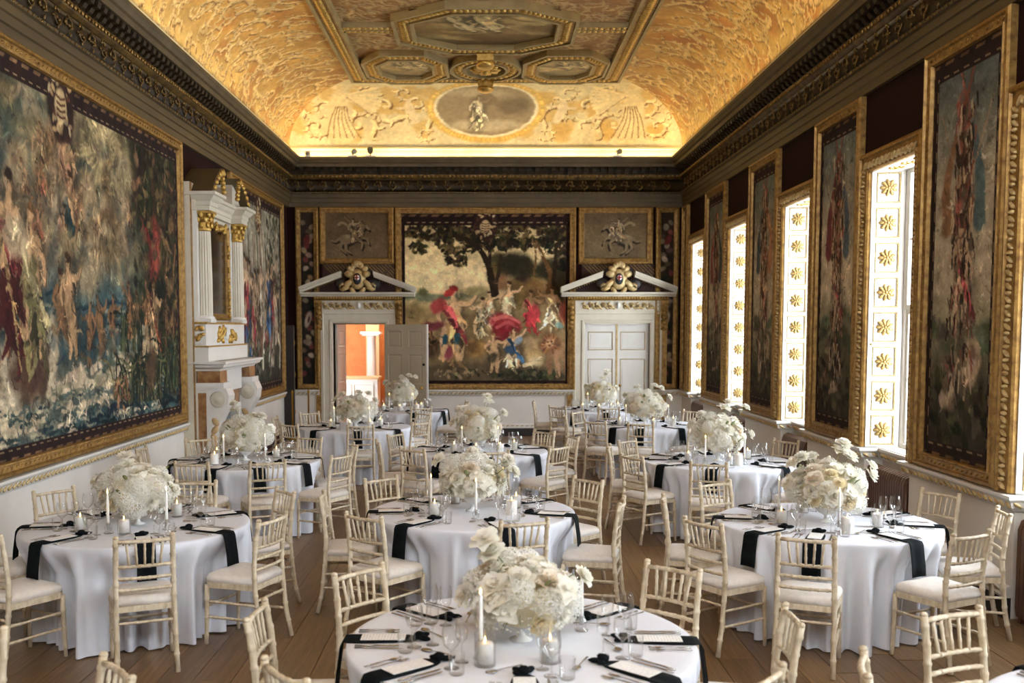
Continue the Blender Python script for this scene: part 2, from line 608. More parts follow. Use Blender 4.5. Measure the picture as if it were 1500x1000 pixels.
    def reeds(s, x, y, n, h, cols, spread=.08):
        for _ in range(n):
            a = x + (s.r.random() - .5) * spread * 2
            b = (s.r.random() - .5) * 2.0
            k = h * (.6 + .6 * s.r.random())
            s.line([(a, y), (a + b * k * .3, y - k * .6), (a + b * k * .9, y - k * (.95 - .3 * abs(b)))], .007, .003, s.v(s.r.choice(cols), .2), .9)

    def dabs(s, n, ln, w, var=.28):
        """short strokes that pick up the colour under them, lighter or darker, along a drifting direction"""
        r = s.r
        for _ in range(n):
            x, y = s.ar * r.random(), r.random()
            j, i = min(int(y * s.h), s.h - 1), min(int(x / s.ar * s.w), s.w - 1)
            c = s.im[j, i]
            k = 1 + var * (r.random() * 2 - 1) * 1.3
            c = np.clip(c * k + .02 * (np.array((r.random(), r.random(), r.random())) - .5), 0, 1)
            a = 5 * s.wx[j, i] * PI + (r.random() - .5) * .7
            q = ln * (.5 + r.random())
            ww = w * (.5 + .8 * r.random())
            s.line([(x, y), (x + q * math.cos(a), y + q * math.sin(a)), (x + 1.9 * q * math.cos(a + .3), y + 1.9 * q * math.sin(a + .3))], ww, ww * .4, tuple(c), .8)

    def brush(s, warp):
        """broken brushwork: small displacements"""
        wx, wy = s.fbm(22, 3) - .5, s.fbm(22, 3) - .5
        jj, ii = np.mgrid[0:s.h, 0:s.w]
        a = warp * .035 * s.h
        s.im = s.im[np.clip((jj + a * wy).astype(int), 0, s.h - 1), np.clip((ii + a * wx).astype(int), 0, s.w - 1)]

    def done(s, noise=.1, warp=0):
        """grain and slight fading, then to linear light"""
        if warp:
            s.brush(warp)
        im = s.im
        n = s.fbm(34, 3) - .5
        n2 = s.fbm(9, 3) - .5
        g = s.rs.rand(s.h, s.w) - .5
        im = im * (1 + noise * (3 * n + 1.6 * n2 + .5 * g))[..., None]
        gr = im.mean(2, keepdims=True)
        im = np.clip(gr + (im - gr) * .86, 0, 1)
        return np.where(im <= .04045, im / 12.92, ((im + .055) / 1.055) ** 2.4)


def paint_mesh(name, P, colors, mat, flip=False, smooth=True):
    """P: (ny, nx, 3) points; colours (ny, nx, 3) linear"""
    ny, nx = P.shape[:2]
    idx = np.arange(ny * nx).reshape(ny, nx)
    q = np.stack([idx[:-1, :-1], idx[1:, :-1], idx[1:, 1:], idx[:-1, 1:]], -1).reshape(-1, 4)
    if flip:
        q = q[:, ::-1]
    me = bpy.data.meshes.new(name)
    me.vertices.add(ny * nx)
    me.vertices.foreach_set('co', P.reshape(-1).astype(np.float32))
    me.loops.add(q.size)
    me.loops.foreach_set('vertex_index', q.reshape(-1).astype(np.int32))
    me.polygons.add(len(q))
    me.polygons.foreach_set('loop_start', np.arange(0, q.size, 4, dtype=np.int32))
    me.polygons.foreach_set('use_smooth', np.full(len(q), smooth))
    at = me.color_attributes.new('Paint', 'FLOAT_COLOR', 'POINT')
    c = np.ones((ny * nx, 4), np.float32)
    c[:, :3] = colors.reshape(-1, 3)
    at.data.foreach_set('color', c.reshape(-1))
    me.materials.append(mat)
    me.update(calc_edges=True)
    me.validate()
    return me


def panel_points(o, u, w, W, H, nx, ny, bow=0.0):
    o, u, w = np.array(o, float), np.array(u, float), np.array(w, float)
    a = np.linspace(0, W, nx)[None, :, None]
    b = np.linspace(H, 0, ny)[:, None, None]
    return o + u * a + w * b + 0 * a * b


def border(p, t, cols, step=.03):
    """woven maroon border with a broken cream line, t = widths (sides, top, bottom)"""
    s_, tp, bt = t
    e = np.minimum(np.minimum(p.X / s_, (p.ar - p.X) / s_), np.minimum(p.Y / tp, (1 - p.Y) / bt))
    m = (e < 1)[..., None]
    base = np.array(cols[0]) * (1 + .5 * p.fx[..., None])
    dash = ((np.floor((p.X + p.Y) / step) % 2) == 0)
    l1 = ((e > .74) & (e < .84) & dash)[..., None]
    l2 = ((e > .12) & (e < .3))[..., None]
    im = np.where(m, base, p.im)
    im = np.where(l1, np.array(cols[1]), im)
    sw = (np.sin((p.X + p.Y) / step * 2.1) > -.2)[..., None]
    p.im = np.where(l2 & sw, np.array(cols[2]) * (1 + .8 * p.fx[..., None]), im)


def arms(p, x, y, r):
    """plain woven cartouche that hangs over the top border: shield, mantling and pods, no real heraldry"""
    p.blob(x, y, r * .8, r * 1.05, (.2, .12, .09), 0, .12, 1, .02)
    for k in range(40):
        a = p.r.random() * 2 * PI
        q = .5 + .45 * p.r.random()
        p.blob(x + r * .78 * q * math.cos(a), y + r * 1.0 * q * math.sin(a), r * .14, r * .07, p.v(p.r.choice([(.72, .58, .38), (.34, .18, .13), (.8, .7, .52), (.2, .11, .09)]), .1), p.r.random() * PI, .3, .9, .0, .0)
    p.blob(x, y + r * .1, r * .36, r * .46, (.76, .64, .44), 0, .15, 1, .0)
    for k in range(4):
        p.line([(x - r * .25, y - r * .15 + k * r * .16), (x, y - r * .1 + k * r * .16), (x + r * .25, y - r * .15 + k * r * .16)], r * .035, r * .035, (.35, .2, .13), .9)


SK, SKD = (.74, .60, .46), (.55, .41, .29)
BORD = [(.14, .075, .065), (.52, .42, .30), (.42, .30, .19)]


def sea_picture():
    """broad tapestry of sea, clouds and draped figures (left wall); world y 6.1..13.3, z 1.12..4.52"""
    W_, H_ = 7.2, 3.4
    ar = W_ / H_
    p = Paint(640, 304, ar, 5)

    def at(Y, z):
        return ((Y - 6.1) / W_ * ar, (4.52 - z) / H_)
    p.grad([(0, (.44, .43, .33)), (.2, (.55, .50, .38)), (.36, (.52, .45, .35)), (.47, (.60, .57, .50)), (.53, (.30, .42, .47)), (.7, (.17, .32, .40)), (.82, (.45, .46, .43)), (1, (.12, .22, .29))])
    n = p.fbm(5, 5, .6)
    p.im *= (.72 + .56 * n)[..., None]
    B = lambda Y, z, a, b, c, rot=0, soft=.45, al=.9, w=.12: p.blob(*at(Y, z), a, b, c, rot, soft, al, w)
    L = lambda pts, a, b, c, al=.9: p.line([at(*q) for q in pts], a, b, c, al)
    B(8.0, 4.1, .3, .3, (.28, .31, .26)); B(8.6, 3.2, .25, .16, (.14, .26, .33)); B(8.9, 3.4, .12, .1, (.12, .24, .33))
    for k in range(70):                                   # rays about the light in the clouds
        a = p.r.random() * 2 * PI
        q = .1 + .25 * p.r.random()
        x, y = at(10.75, 4.1)
        p.line([(x + .03 * math.cos(a), y + .03 * math.sin(a)), (x + q * math.cos(a), y + q * math.sin(a))], .006, .003, (.78, .72, .55), .45)
    B(10.75, 4.1, .05, .05, (.86, .80, .64), 0, .7, .9, .03)
    for k in range(46):                                   # cloud bank
        B(8.6 + 3.4 * p.r.random(), 3.0 + .75 * p.r.random(), .09, .06, p.v(p.r.choice([(.50, .42, .31), (.62, .54, .43), (.36, .29, .21), (.68, .62, .52)]), .15), p.r.random() * 3, .5, .7)
    B(9.75, 4.05, .09, .12, (.36, .26, .17), .2, .3, 1, .06)
    p.figure(*at(9.8, 3.05), .34, (.70, .50, .42), (.62, .45, .38), SK)
    p.figure(*at(9.85, 2.72), .3, (.12, .22, .25), (.10, .20, .24), SK, .05)
    p.figure(*at(9.82, 2.45), .23, (.62, .2, .2), None, SK, -.05, nude=True)
    B(10.35, 2.85, .1, .09, (.70, .63, .52), 0, .35, .9, .05)
    for k in range(13):
        p.figure(*at(8.9 + 2.9 * p.r.random(), 2.95 + .75 * p.r.random()), .13 + .09 * p.r.random(), p.r.choice([(.6, .46, .33), (.66, .36, .28), (.5, .42, .32), (.72, .64, .5)]), None, p.r.choice([SK, SKD]), (p.r.random() - .5) * .5)
    for k in range(30):                                   # sea lines
        Y, z = 8.0 + 4 * p.r.random(), 2.0 + .6 * p.r.random()
        L([(Y, z), (Y + .3, z + .02), (Y + .6, z - .01)], .007, .004, p.v(p.r.choice([(.45, .55, .57), (.1, .24, .33), (.62, .64, .6)]), .1), .6)
    B(9.0, 2.72, .16, .035, (.70, .67, .6), 0, .5, .8, .06)
    # shore and wood on the far end
    for k in range(26):
        B(11.5 + 1.9 * p.r.random(), 1.6 + .9 * p.r.random(), .12, .09, p.v((.20, .20, .13), .3), p.r.random(), .4, .8)
    for k in range(24):
        B(11.75 + 1.6 * p.r.random(), 2.6 + 1.9 * p.r.random(), .1, .1, p.v((.14, .13, .09), .35), 0, .4, .85)
    p.leaves(*at(12.6, 3.7), .26, .26, 330, [(.12, .12, .08), (.22, .21, .13), (.36, .31, .2), (.09, .08, .06), (.3, .27, .16)])
    p.leaves(*at(13.0, 2.7), .1, .22, 130, [(.2, .18, .12), (.55, .38, .27), (.62, .46, .36), (.14, .13, .09)], .014)
    for Y in (12.35, 12.75, 13.05):
        L([(Y, 1.5), (Y - .08, 2.4), (Y + .05, 3.3), (Y - .05, 4.1)], .028, .015, (.26, .18, .11))
        L([(Y + .04, 1.6), (Y - .04, 2.5), (Y + .1, 3.3)], .007, .005, (.55, .42, .28), .7)
    B(12.2, 3.15, .1, .12, (.48, .17, .15), .5, .2, 1, .05); B(12.3, 3.1, .035, .1, (.68, .32, .26), .6, .3, .8); B(12.1, 2.8, .035, .16, (.38, .12, .11), -.2, .3, .9)
    B(11.75, 2.95, .08, .15, (.34, .38, .30), .1, .4, .8)
    for Y, z in ((11.7, 2.2), (12.0, 2.35), (11.4, 2.3), (10.6, 2.1), (10.9, 2.15), (10.25, 2.05)):
        p.figure(*at(Y, z - .2), .2, (.55, .4, .27), None, SKD, (p.r.random() - .5) * .4, nude=p.r.random() < .6)
    # surf and white fish
    for k in range(120):
        t = p.r.random()
        Y, z = 6.2 + 5.6 * t, 1.15 + .75 * t * p.r.random() + .35 * t
        L([(Y, z), (Y + .18, z + .05), (Y + .42, z + .02)], .013, .006, p.v(p.r.choice([(.84, .78, .71), (.76, .71, .63), (.62, .60, .54), (.3, .36, .35)]), .08), .75)
    B(8.1, 1.45, .2, .08, (.80, .74, .67), -.1, .5, .8, .1)
    for k in range(70):
        t = p.r.random()
        Y, z = 9.4 + 3.8 * t, 1.12 + .1 + .5 * p.r.random() * t
        L([(Y, z), (Y + .22, z + .05), (Y + .5, z + .01)], .014, .006, p.v(p.r.choice([(.06, .16, .25), (.09, .22, .33), (.05, .12, .18), (.2, .33, .38), (.07, .17, .24)]), .12), .8)
    B(8.35, 1.85, .12, .1, (.84, .80, .74), .2, .3, 1, .05); B(8.75, 1.8, .07, .05, (.33, .28, .23), 0, .4, .8); B(8.2, 1.78, .06, .06, (.3, .26, .2), 0, .5, .8)
    B(9.35, 2.0, .06, .12, (.78, .73, .66), .3, .25, 1, .04); B(9.22, 1.95, .04, .1, (.28, .24, .2), .3, .3, .9)
    L([(8.6, 1.95), (8.85, 2.05), (9.05, 1.95), (9.2, 2.1)], .022, .02, (.82, .75, .66)); B(8.9, 1.85, .1, .05, (.36, .24, .2), 0, .4, .9)
    B(10.0, 1.72, .05, .05, (.76, .70, .63), .6, .25, 1, .03)
    for k in range(330):                                  # broken foam and eddies
        t = p.r.random()
        Y, z = 6.3 + 6.4 * t, 1.14 + (.2 + .75 * t * (1 - .5 * t)) * p.r.random()
        q = .05 + .12 * p.r.random()
        c_ = p.r.choice([(.86, .81, .74), (.74, .70, .63), (.52, .54, .5), (.2, .29, .31), (.34, .42, .43), (.12, .22, .28)])
        L([(Y, z), (Y + q, z + .03 * p.r.random()), (Y + 2 * q, z - .02)], .0065, .0025, p.v(c_, .08), .8)
    for k in range(240):                                  # foliage and shadows in the wood
        B(11.6 + 1.75 * p.r.random(), 1.6 + 2.8 * p.r.random(), .014 + .02 * p.r.random(), .008 + .012 * p.r.random(), p.v(p.r.choice([(.08, .08, .05), (.2, .2, .12), (.4, .34, .22), (.55, .42, .3), (.13, .17, .12)]), .2), p.r.random() * 3, .35, .85, .02)
    for k in range(260):                                  # cloud edges
        B(6.3 + 5.4 * p.r.random(), 2.85 + 1.5 * p.r.random(), .03 + .04 * p.r.random(), .012 + .015 * p.r.random(), p.v(p.r.choice([(.66, .59, .47), (.36, .30, .22), (.52, .46, .37), (.24, .3, .3), (.72, .66, .55)]), .15), p.r.random() * 3, .6, .5, .06)
    # main figures: red-cloaked with a trident, green-skirted beside, bathers, seated one on the bank
    p.figure(*at(8.25, 1.95), .2, (.7, .6, .48), None, SKD, .1, nude=True)
    p.figure(*at(8.62, 2.02), .46, (.28, .085, .095), (.36, .11, .13), SK, .0, (.16, .11, .08))
    L([(8.45, 3.05), (8.62, 2.5), (8.75, 1.9)], .005, .005, (.66, .55, .38)); L([(8.38, 3.05), (8.45, 2.9), (8.52, 3.05)], .005, .005, (.66, .55, .38))
    p.figure(*at(9.0, 1.98), .4, (.40, .38, .26), (.68, .64, .5), SK, .02, (.42, .3, .18))
    B(8.75, 3.0, .07, .05, (.72, .66, .56), .4, .3, .9, .05)
    p.figure(*at(9.62, 1.95), .26, (.6, .45, .32), None, SKD, .0, nude=True)
    for k in range(40):
        B(9.4 + 2.6 * p.r.random(), 1.95 + .25 * p.r.random(), .03, .015, p.v(p.r.choice([(.16, .29, .37), (.36, .42, .42), (.45, .36, .27)]), .15), p.r.random(), .4, .75)
    p.figure(*at(9.85, 1.95), .3, (.6, .45, .32), None, SK, -.08, nude=True)
    p.figure(*at(12.25, 1.85), .28, (.80, .66, .52), (.66, .38, .26), SK, .03, (.45, .33, .2)); B(12.1, 2.0, .08, .035, (.82, .72, .6), .3, .3, .9)
    for Y, z, h in ((11.3, 1.5, .2), (11.7, 1.42, .22), (12.2, 1.4, .24), (12.7, 1.45, .26), (13.0, 1.5, .3), (11.5, 2.0, .2)):
        p.reeds(*at(Y, z), 22, h * .8, [(.12, .17, .12), (.2, .25, .17), (.38, .38, .27), (.08, .12, .1), (.15, .24, .22)], .11)
    B(12.1, 1.75, .045, .1, (.36, .27, .2), .2, .3, .85)
    p.leaves(*at(11.15, 1.55), .07, .06, 40, [(.55, .38, .28), (.66, .5, .38), (.3, .2, .14)], .012)
    p.im = np.clip(p.im * np.array((.88, .83, .73)), 0, 1)
    p.dabs(4200, .014, .0045)
    p.brush(.45)
    border(p, (.036, .056, .036), BORD, .022)
    arms(p, *at(9.75, 4.33), .105)
    return p.done(.2)


def hunt_picture():
    """central tapestry on the end wall: tree, sky, draped people and a lion"""
    W_, H_ = 3.42, 3.50
    ar = W_ / H_
    p = Paint(290, 297, ar, 9)

    def at(u, v):
        return ((u - 592) / 242 * ar, (v - 312) / 250)
    p.grad([(0, (.58, .52, .38)), (.2, (.78, .70, .53)), (.4, (.84, .75, .59)), (.5, (.70, .61, .44)), (.6, (.62, .52, .35)), (.8, (.50, .42, .30)), (1, (.42, .35, .26))])
    p.im *= (.85 + .3 * p.fbm(4, 4, .5))[..., None]
    B = lambda u, v, a, b, c, rot=0, soft=.4, al=.9, w=.05: p.blob(*at(u, v), a / 250, b / 250, c, rot, soft, al, w)
    L = lambda pts, a, b, c, al=.95: p.line([at(*q) for q in pts], a / 250, b / 250, c, al)
    B(640, 432, 60, 5, (.38, .42, .34)); B(625, 425, 8, 6, (.33, .34, .22)); B(700, 425, 20, 8, (.52, .47, .32)); B(612, 455, 22, 14, (.52, .44, .29))
    for k in range(26):
        B(730 + 95 * p.r.random(), 375 + 65 * p.r.random(), 13, 12, p.v(p.r.choice([(.2, .18, .11), (.32, .27, .16), (.46, .36, .2), (.14, .12, .08)]), .2))
    B(755, 385, 22, 18, (.15, .14, .09)); B(785, 425, 18, 20, (.46, .34, .19)); B(820, 400, 14, 30, (.2, .17, .12))
    for cu, cv, ru, rv, n in ((640, 340, 48, 14, 130), (675, 350, 40, 22, 140), (770, 340, 62, 22, 230), (815, 345, 20, 28, 100), (615, 362, 12, 7, 22), (672, 380, 14, 8, 26), (720, 352, 40, 14, 90), (820, 385, 10, 8, 30)):
        p.leaves(*at(cu, cv), ru / 250, rv / 250, n, [(.12, .10, .06), (.18, .15, .09), (.3, .25, .14), (.09, .08, .05)], .017)
    L([(727, 432), (722, 410), (716, 385), (705, 365), (685, 350), (672, 345)], 6, 2, (.14, .1, .06)); L([(726, 420), (732, 395), (735, 372)], 3, 1.5, (.18, .13, .08)); L([(718, 388), (719, 370), (715, 352)], 3, 1.5, (.14, .1, .07))
    L([(803, 425), (806, 400), (795, 375), (785, 352)], 4, 2, (.36, .25, .14)); L([(810, 415), (812, 380), (815, 355)], 3, 2, (.16, .12, .08)); L([(783, 400), (784, 370), (780, 350)], 2, 1, (.4, .3, .17), .8)
    B(690, 545, 130, 14, (.30, .26, .2), 0, .4, .8); B(780, 550, 50, 9, (.14, .14, .1)); B(630, 505, 20, 16, (.24, .17, .12)); B(696, 507, 17, 15, (.60, .46, .26), 0, .25); B(696, 507, 10, 9, (.48, .35, .2), 0, .3)
    p.figure(*at(666, 526), .44, (.60, .48, .33), (.60, .24, .26), SK, 0, (.5, .14, .13)); B(648, 445, 11, 12, (.62, .2, .22), .5, .3); B(662, 426, 9, 5, (.62, .14, .15), -.2, .3); B(660, 512, 9, 12, (.5, .2, .27)); B(640, 473, 14, 6, (.4, .14, .2))
    L([(655, 492), (653, 506)], 4, 3, (.12, .28, .36)); L([(672, 490), (671, 508)], 4, 3, (.12, .28, .36)); L([(655, 506), (648, 523)], 4, 3, SK); L([(672, 506), (673, 524)], 4, 3, SK)
    p.figure(*at(703, 488), .22, (.62, .58, .48), (.8, .72, .6), SK, .12); p.figure(*at(722, 470), .18, (.82, .76, .64), None, SK, -.1)
    p.figure(*at(745, 475), .26, (.82, .75, .62), None, SK, .02)
    B(742, 470, 22, 13, (.58, .12, .16), .15, .25); B(735, 485, 14, 12, (.5, .1, .14), .6, .3); L([(725, 465), (745, 462), (762, 470)], 3, 2, (.78, .38, .38)); L([(728, 478), (745, 470), (755, 478)], 2.5, 2, (.72, .3, .33))
    p.figure(*at(776, 482), .24, (.62, .16, .18), (.7, .24, .26), SKD, .05); B(780, 462, 8, 15, (.68, .2, .24), .15, .3)
    p.figure(*at(808, 482), .26, (.78, .72, .6), (.64, .52, .36), SKD, .0); B(825, 455, 8, 16, (.55, .25, .2)); B(818, 476, 6, 4, (.45, .6, .6), .5)
    p.figure(*at(724, 544), .24, (.7, .6, .5), None, SK, .0, (.5, .38, .24), nude=True); B(722, 524, 7, 8, (.24, .22, .16), .6)
    p.figure(*at(752, 538), .24, (.74, .66, .54), (.2, .34, .5), SK, .02, (.2, .15, .1)); B(748, 511, 7, 7, (.15, .26, .42), .3); B(760, 495, 5, 6, (.45, .55, .68), .4)
    B(782, 517, 14, 15, (.70, .58, .4)); B(775, 500, 10, 9, (.6, .5, .38)); B(786, 528, 12, 8, (.74, .66, .52)); L([(768, 534), (782, 529), (792, 522)], 3, 2.5, (.8, .73, .6))
    B(818, 510, 16, 15, (.60, .46, .32)); B(806, 503, 14, 16, (.38, .23, .15))
    for k in range(40):
        a = p.r.random() * 6.28
        L([(806 + 6 * math.cos(a), 502 + 7 * math.sin(a)), (806 + 14 * math.cos(a), 503 + 16 * math.sin(a))], 1.4, .6, p.v((.52, .34, .22), .25), .8)
    B(806, 502, 6, 7.5, (.76, .60, .45)); B(803, 499, 1.4, 1.2, (.15, .09, .06)); B(809, 499, 1.4, 1.2, (.15, .09, .06)); B(806, 505, 2.5, 1.6, (.4, .24, .18)); L([(805, 515), (804, 545)], 4.5, 4, (.52, .38, .28)); L([(816, 515), (817, 548)], 4.5, 4, (.62, .47, .36)); L([(828, 515), (830, 540)], 4, 3, (.5, .38, .28))
    p.leaves(*at(770, 548), .2, .03, 60, [(.12, .14, .1), (.22, .24, .16), (.3, .3, .2)], .014); p.leaves(*at(680, 545), .16, .02, 30, [(.5, .44, .34), (.2, .18, .13)], .014); p.leaves(*at(630, 500), .06, .06, 40, [(.3, .2, .13), (.45, .33, .2), (.14, .1, .07)], .014)
    p.im = np.clip(p.im * np.array((1.16, 1.12, 1.02)), 0, 1)
    p.dabs(1300, .012, .004, .1)
    p.brush(.25)
    border(p, (.022, .07, .022), BORD, .022)
    arms(p, *at(713, 330), .085)
    return p.done(.13)


def trophy_picture(seed, k=0, W_=1.22, H_=3.5, dark=1.0):
    """tall narrow tapestry: a hanging trophy of arms and cloths over a small landscape"""
    ar = W_ / H_
    p = Paint(90, 260, ar, seed)
    p.grad([(0, (.33, .36, .33)), (.15, (.42, .43, .38)), (.3, (.60, .55, .45)), (.55, (.74, .66, .53)), (.68, (.52, .48, .36)), (.8, (.30, .27, .20)), (1, (.15, .13, .10))])
    p.im *= (.78 + .44 * p.fbm(5, 4, 1))[..., None]
    c = ar / 2
    for _ in range(10):
        p.blob(ar * p.r.random(), .62 + .12 * p.r.random(), .05, .02, p.v((.28, .30, .22), .3), 0, .4, .8, .03)
    p.leaves(c, .86, ar * .45, .1, 60, [(.15, .15, .1), (.26, .24, .16), (.09, .08, .06), (.33, .29, .2)], .02)
    for _ in range(7):
        a = (p.r.random() - .5) * .8
        y = .2 + .4 * p.r.random()
        p.line([(c + math.sin(a) * .12, y - .14), (c - math.sin(a) * .06, y + .1)], .004, .004, (.3, .22, .14))
    for y, w, col in ((.14, .025, (.5, .24, .2)), (.2, .03, (.56, .3, .25)), (.24, .035, (.3, .18, .12)), (.31, .04, (.28, .17, .12)), (.37, .05, (.46, .31, .2)), (.43, .045, (.36, .22, .15)), (.5, .035, (.55, .44, .33))):
        p.blob(c + (p.r.random() - .5) * .03, y, w, .045, p.v(col, .2), (p.r.random() - .5) * .6, .2, .95, .03)
        for _ in range(6):
            p.blob(c + (p.r.random() - .5) * w * 2, y + (p.r.random() - .5) * .07, .012, .018, p.v(p.r.choice([(.7, .56, .4), (.16, .1, .08), (.62, .34, .27), (.42, .36, .3)]), .15), p.r.random() * 3, .25, .9, .01)
    for sx in (-1, 1):
        p.line([(c + sx * .03, .18), (c + sx * (.07 + .03 * p.r.random()), .3), (c + sx * .08, .42)], .01, .026, p.v(p.r.choice([(.46, .2, .18), (.62, .42, .28), (.28, .32, .34)]), .15), .9)
        p.line([(c, .12), (c + sx * .03, .05), (c + sx * .02, .02)], .006, .004, (.52, .3, .24))
        p.line([(c + sx * .04, .3), (c + sx * .12, .14)], .004, .003, (.6, .48, .36))
    p.figure(c + .005, .68, .24, (.6, .46, .36), (.5, .22, .22), SK, .02, (.25, .17, .1), nude=True)
    if k % 2:
        p.blob(c + .06, .75, .045, .06, (.62, .52, .4), .2, .15, 1, .01)
        p.blob(c - .03, .8, .03, .06, (.72, .63, .5), .3, .25, .95, .03)
    else:
        p.blob(c, .78, .06, .06, (.17, .13, .1), 0, .3, .9, .03)
        p.line([(c - .03, .74), (c + .01, .8), (c + .05, .86), (c - .04, .88)], .012, .008, (.5, .42, .34))
    for _ in range(14):
        p.blob(c + (p.r.random() - .5) * .16, .72 + .16 * p.r.random(), .015, .02, p.v(p.r.choice([(.5, .4, .3), (.2, .15, .11), (.36, .3, .22), (.6, .52, .42)]), .2), p.r.random() * 3, .3, .85, .01)
    for _ in range(150):
        y = .1 + .72 * p.r.random()
        a = (p.r.random() - .5) * 1.4
        q = .012 + .02 * p.r.random()
        x_ = c + (p.r.random() - .5) * .1 * (1 if y < .6 else 1.3)
        p.line([(x_, y), (x_ + math.sin(a) * q * .6, y + q), (x_ + math.sin(a) * q, y + 2 * q)], .005, .0025, p.v(p.r.choice([(.66, .54, .4), (.14, .09, .07), (.5, .26, .2), (.4, .33, .26), (.2, .14, .1), (.74, .64, .5)]), .15), .85)
    p.dabs(600, .01, .004)
    p.brush(.15)
    border(p, (.032, .055, .04), BORD, .025)
    p.im *= dark
    return p.done(.13)


def strip_picture(seed):
    """very narrow dark tapestry strip: ribbons, a lute, shields"""
    ar = .26 / 3.5
    p = Paint(20, 190, ar, seed)
    p.grad([(0, (.2, .15, .12)), (.5, (.17, .14, .11)), (1, (.12, .1, .09))])
    c = ar / 2
    for k in range(34):
        p.blob(c + (p.r.random() - .5) * ar * .8, .06 + .9 * k / 34, .014, .018, p.v(p.r.choice([(.45, .2, .18), (.55, .46, .36), (.12, .14, .1), (.38, .3, .24), (.62, .54, .45)]), .2), p.r.random() * 3, .25, .9, .01, .01)
    p.blob(c, .62, .016, .05, (.66, .57, .48), .25, .2, 1, 0, 0)
    p.blob(c + .004, .62, .006, .02, (.3, .2, .16), .25, .2, 1, 0, 0)
    p.blob(c, .16, .016, .03, (.45, .17, .15), .3, .2, 1, .01)
    p.blob(c, .75, .02, .02, (.5, .42, .34), 0, .3, 1, .01)
    return p.done(.15)


def rider_picture(seed, flip):
    """monochrome overdoor picture: a rider on a leaping horse with a companion"""
    W_, H_ = 1.28, .98
    ar = W_ / H_
    p = Paint(104, 80, ar, seed)
    p.grad([(0, (.38, .30, .19)), (.5, (.44, .35, .23)), (1, (.42, .34, .23))])
    p.im *= (.8 + .4 * p.fbm(3, 4))[..., None]
    f = (lambda x: x) if not flip else (lambda x: ar - x)
    hc, hl = (.50, .41, .29), (.62, .53, .39)
    for dx, dy, cc in ((.03, .05, (.16, .12, .08)), (0, 0, hc)):
        p.blob(f(.44 + dx), .58 + dy, .15, .1, cc, 0, .2, 1, .03); p.blob(f(.62 + dx), .5 + dy, .13, .1, cc, 0, .2, 1, .03)
        p.line([(f(.7 + dx), .48 + dy), (f(.76 + dx), .34 + dy), (f(.84 + dx), .3 + dy)], .055, .03, cc)
        p.line([(f(.84 + dx), .3 + dy), (f(.9 + dx), .36 + dy)], .03, .02, cc)
        for a, b, c_ in (((.7, .55), (.84, .56), (.9, .68)), ((.66, .56), (.76, .66), (.74, .78)), ((.36, .64), (.32, .76), (.42, .88)), ((.42, .66), (.44, .8), (.52, .88))):
            p.line([(f(a[0] + dx), a[1] + dy), (f(b[0] + dx), b[1] + dy), (f(c_[0] + dx), c_[1] + dy)], .035, .014, cc)
        p.line([(f(.3 + dx), .56 + dy), (f(.2 + dx), .62 + dy), (f(.12 + dx), .6 + dy)], .02, .008, cc)
    p.blob(f(.5), .52, .1, .05, hl, 0, .5, .7, .03); p.line([(f(.72), .44), (f(.77), .35)], .02, .015, hl, .8)
    p.figure(f(.58), .62, .5, (.52, .43, .3), (.4, .31, .2), hl, -.02, (.2, .15, .1)); p.figure(f(.74), .52, .34, (.54, .45, .33), None, hc, .03, (.2, .15, .1))
    p.line([(f(.5), .3), (f(.36), .22), (f(.28), .26)], .022, .03, (.56, .47, .33)); p.line([(f(.52), .2), (f(.4), .1)], .01, .01, (.5, .42, .3))
    return p.done(.1)


def murk_picture(seed):
    p = Paint(40, 80, .5, seed)
    p.grad([(0, (.17, .1, .07)), (.6, (.14, .09, .07)), (1, (.2, .15, .11))])
    for _ in range(20):
        p.blob(.5 * p.r.random(), .3 + .7 * p.r.random(), .05, .04, p.v((.24, .15, .1), .3), p.r.random(), .4, .5, .03)
    return p.done(.2)


# --- painted cove: cream and brown scrolling leaves on a gold ground
CREAM, SHADE = (.90, .81, .57), (.50, .34, .16)
CREAM_S = (.82, .69, .43)


def scroll(p, x, y, R, d, a0, w=1.0, CREAM=CREAM):
    def pts(o=0, q=1.0, t1=2.2):
        out = []
        for i in range(9):
            t = i / 8 * t1
            rr = R * q * (1 - .36 * t)
            a = a0 + d * t * 2.6
            out.append((x + rr * math.cos(a) + o, y + rr * math.sin(a) + o))
        return out
    k = R * .13 * w
    p.line(pts(k * .6), k * .95, k * .5, SHADE, .8)
    p.line(pts(), k * .95, k * .45, p.v(CREAM, .08), .95)
    p.line(pts(-k * .25), k * .35, k * .2, tuple(min(1, c * 1.1) for c in CREAM), .7)
    for i in range(6):
        t = i / 6 * 1.6
        rr = R * (1 - .36 * t)
        a = a0 + d * t * 2.6
        bx, by = x + rr * math.cos(a), y + rr * math.sin(a)
        b = a - d * .9
        q = R * (.34 + .2 * p.r.random())
        L = [(bx, by), (bx + q * .6 * math.cos(b), by + q * .6 * math.sin(b)), (bx + q * math.cos(b + d * .7), by + q * math.sin(b + d * .7))]
        p.line([(m + k * .4, n + k * .4) for m, n in L], k * .7, k * .2, SHADE, .7)
        p.line(L, k * .8, k * .2, p.v(CREAM, .1), .9)
    p.blob(x, y, k * .9, k * .9, p.v(CREAM, .05), 0, .3, .9, 0)


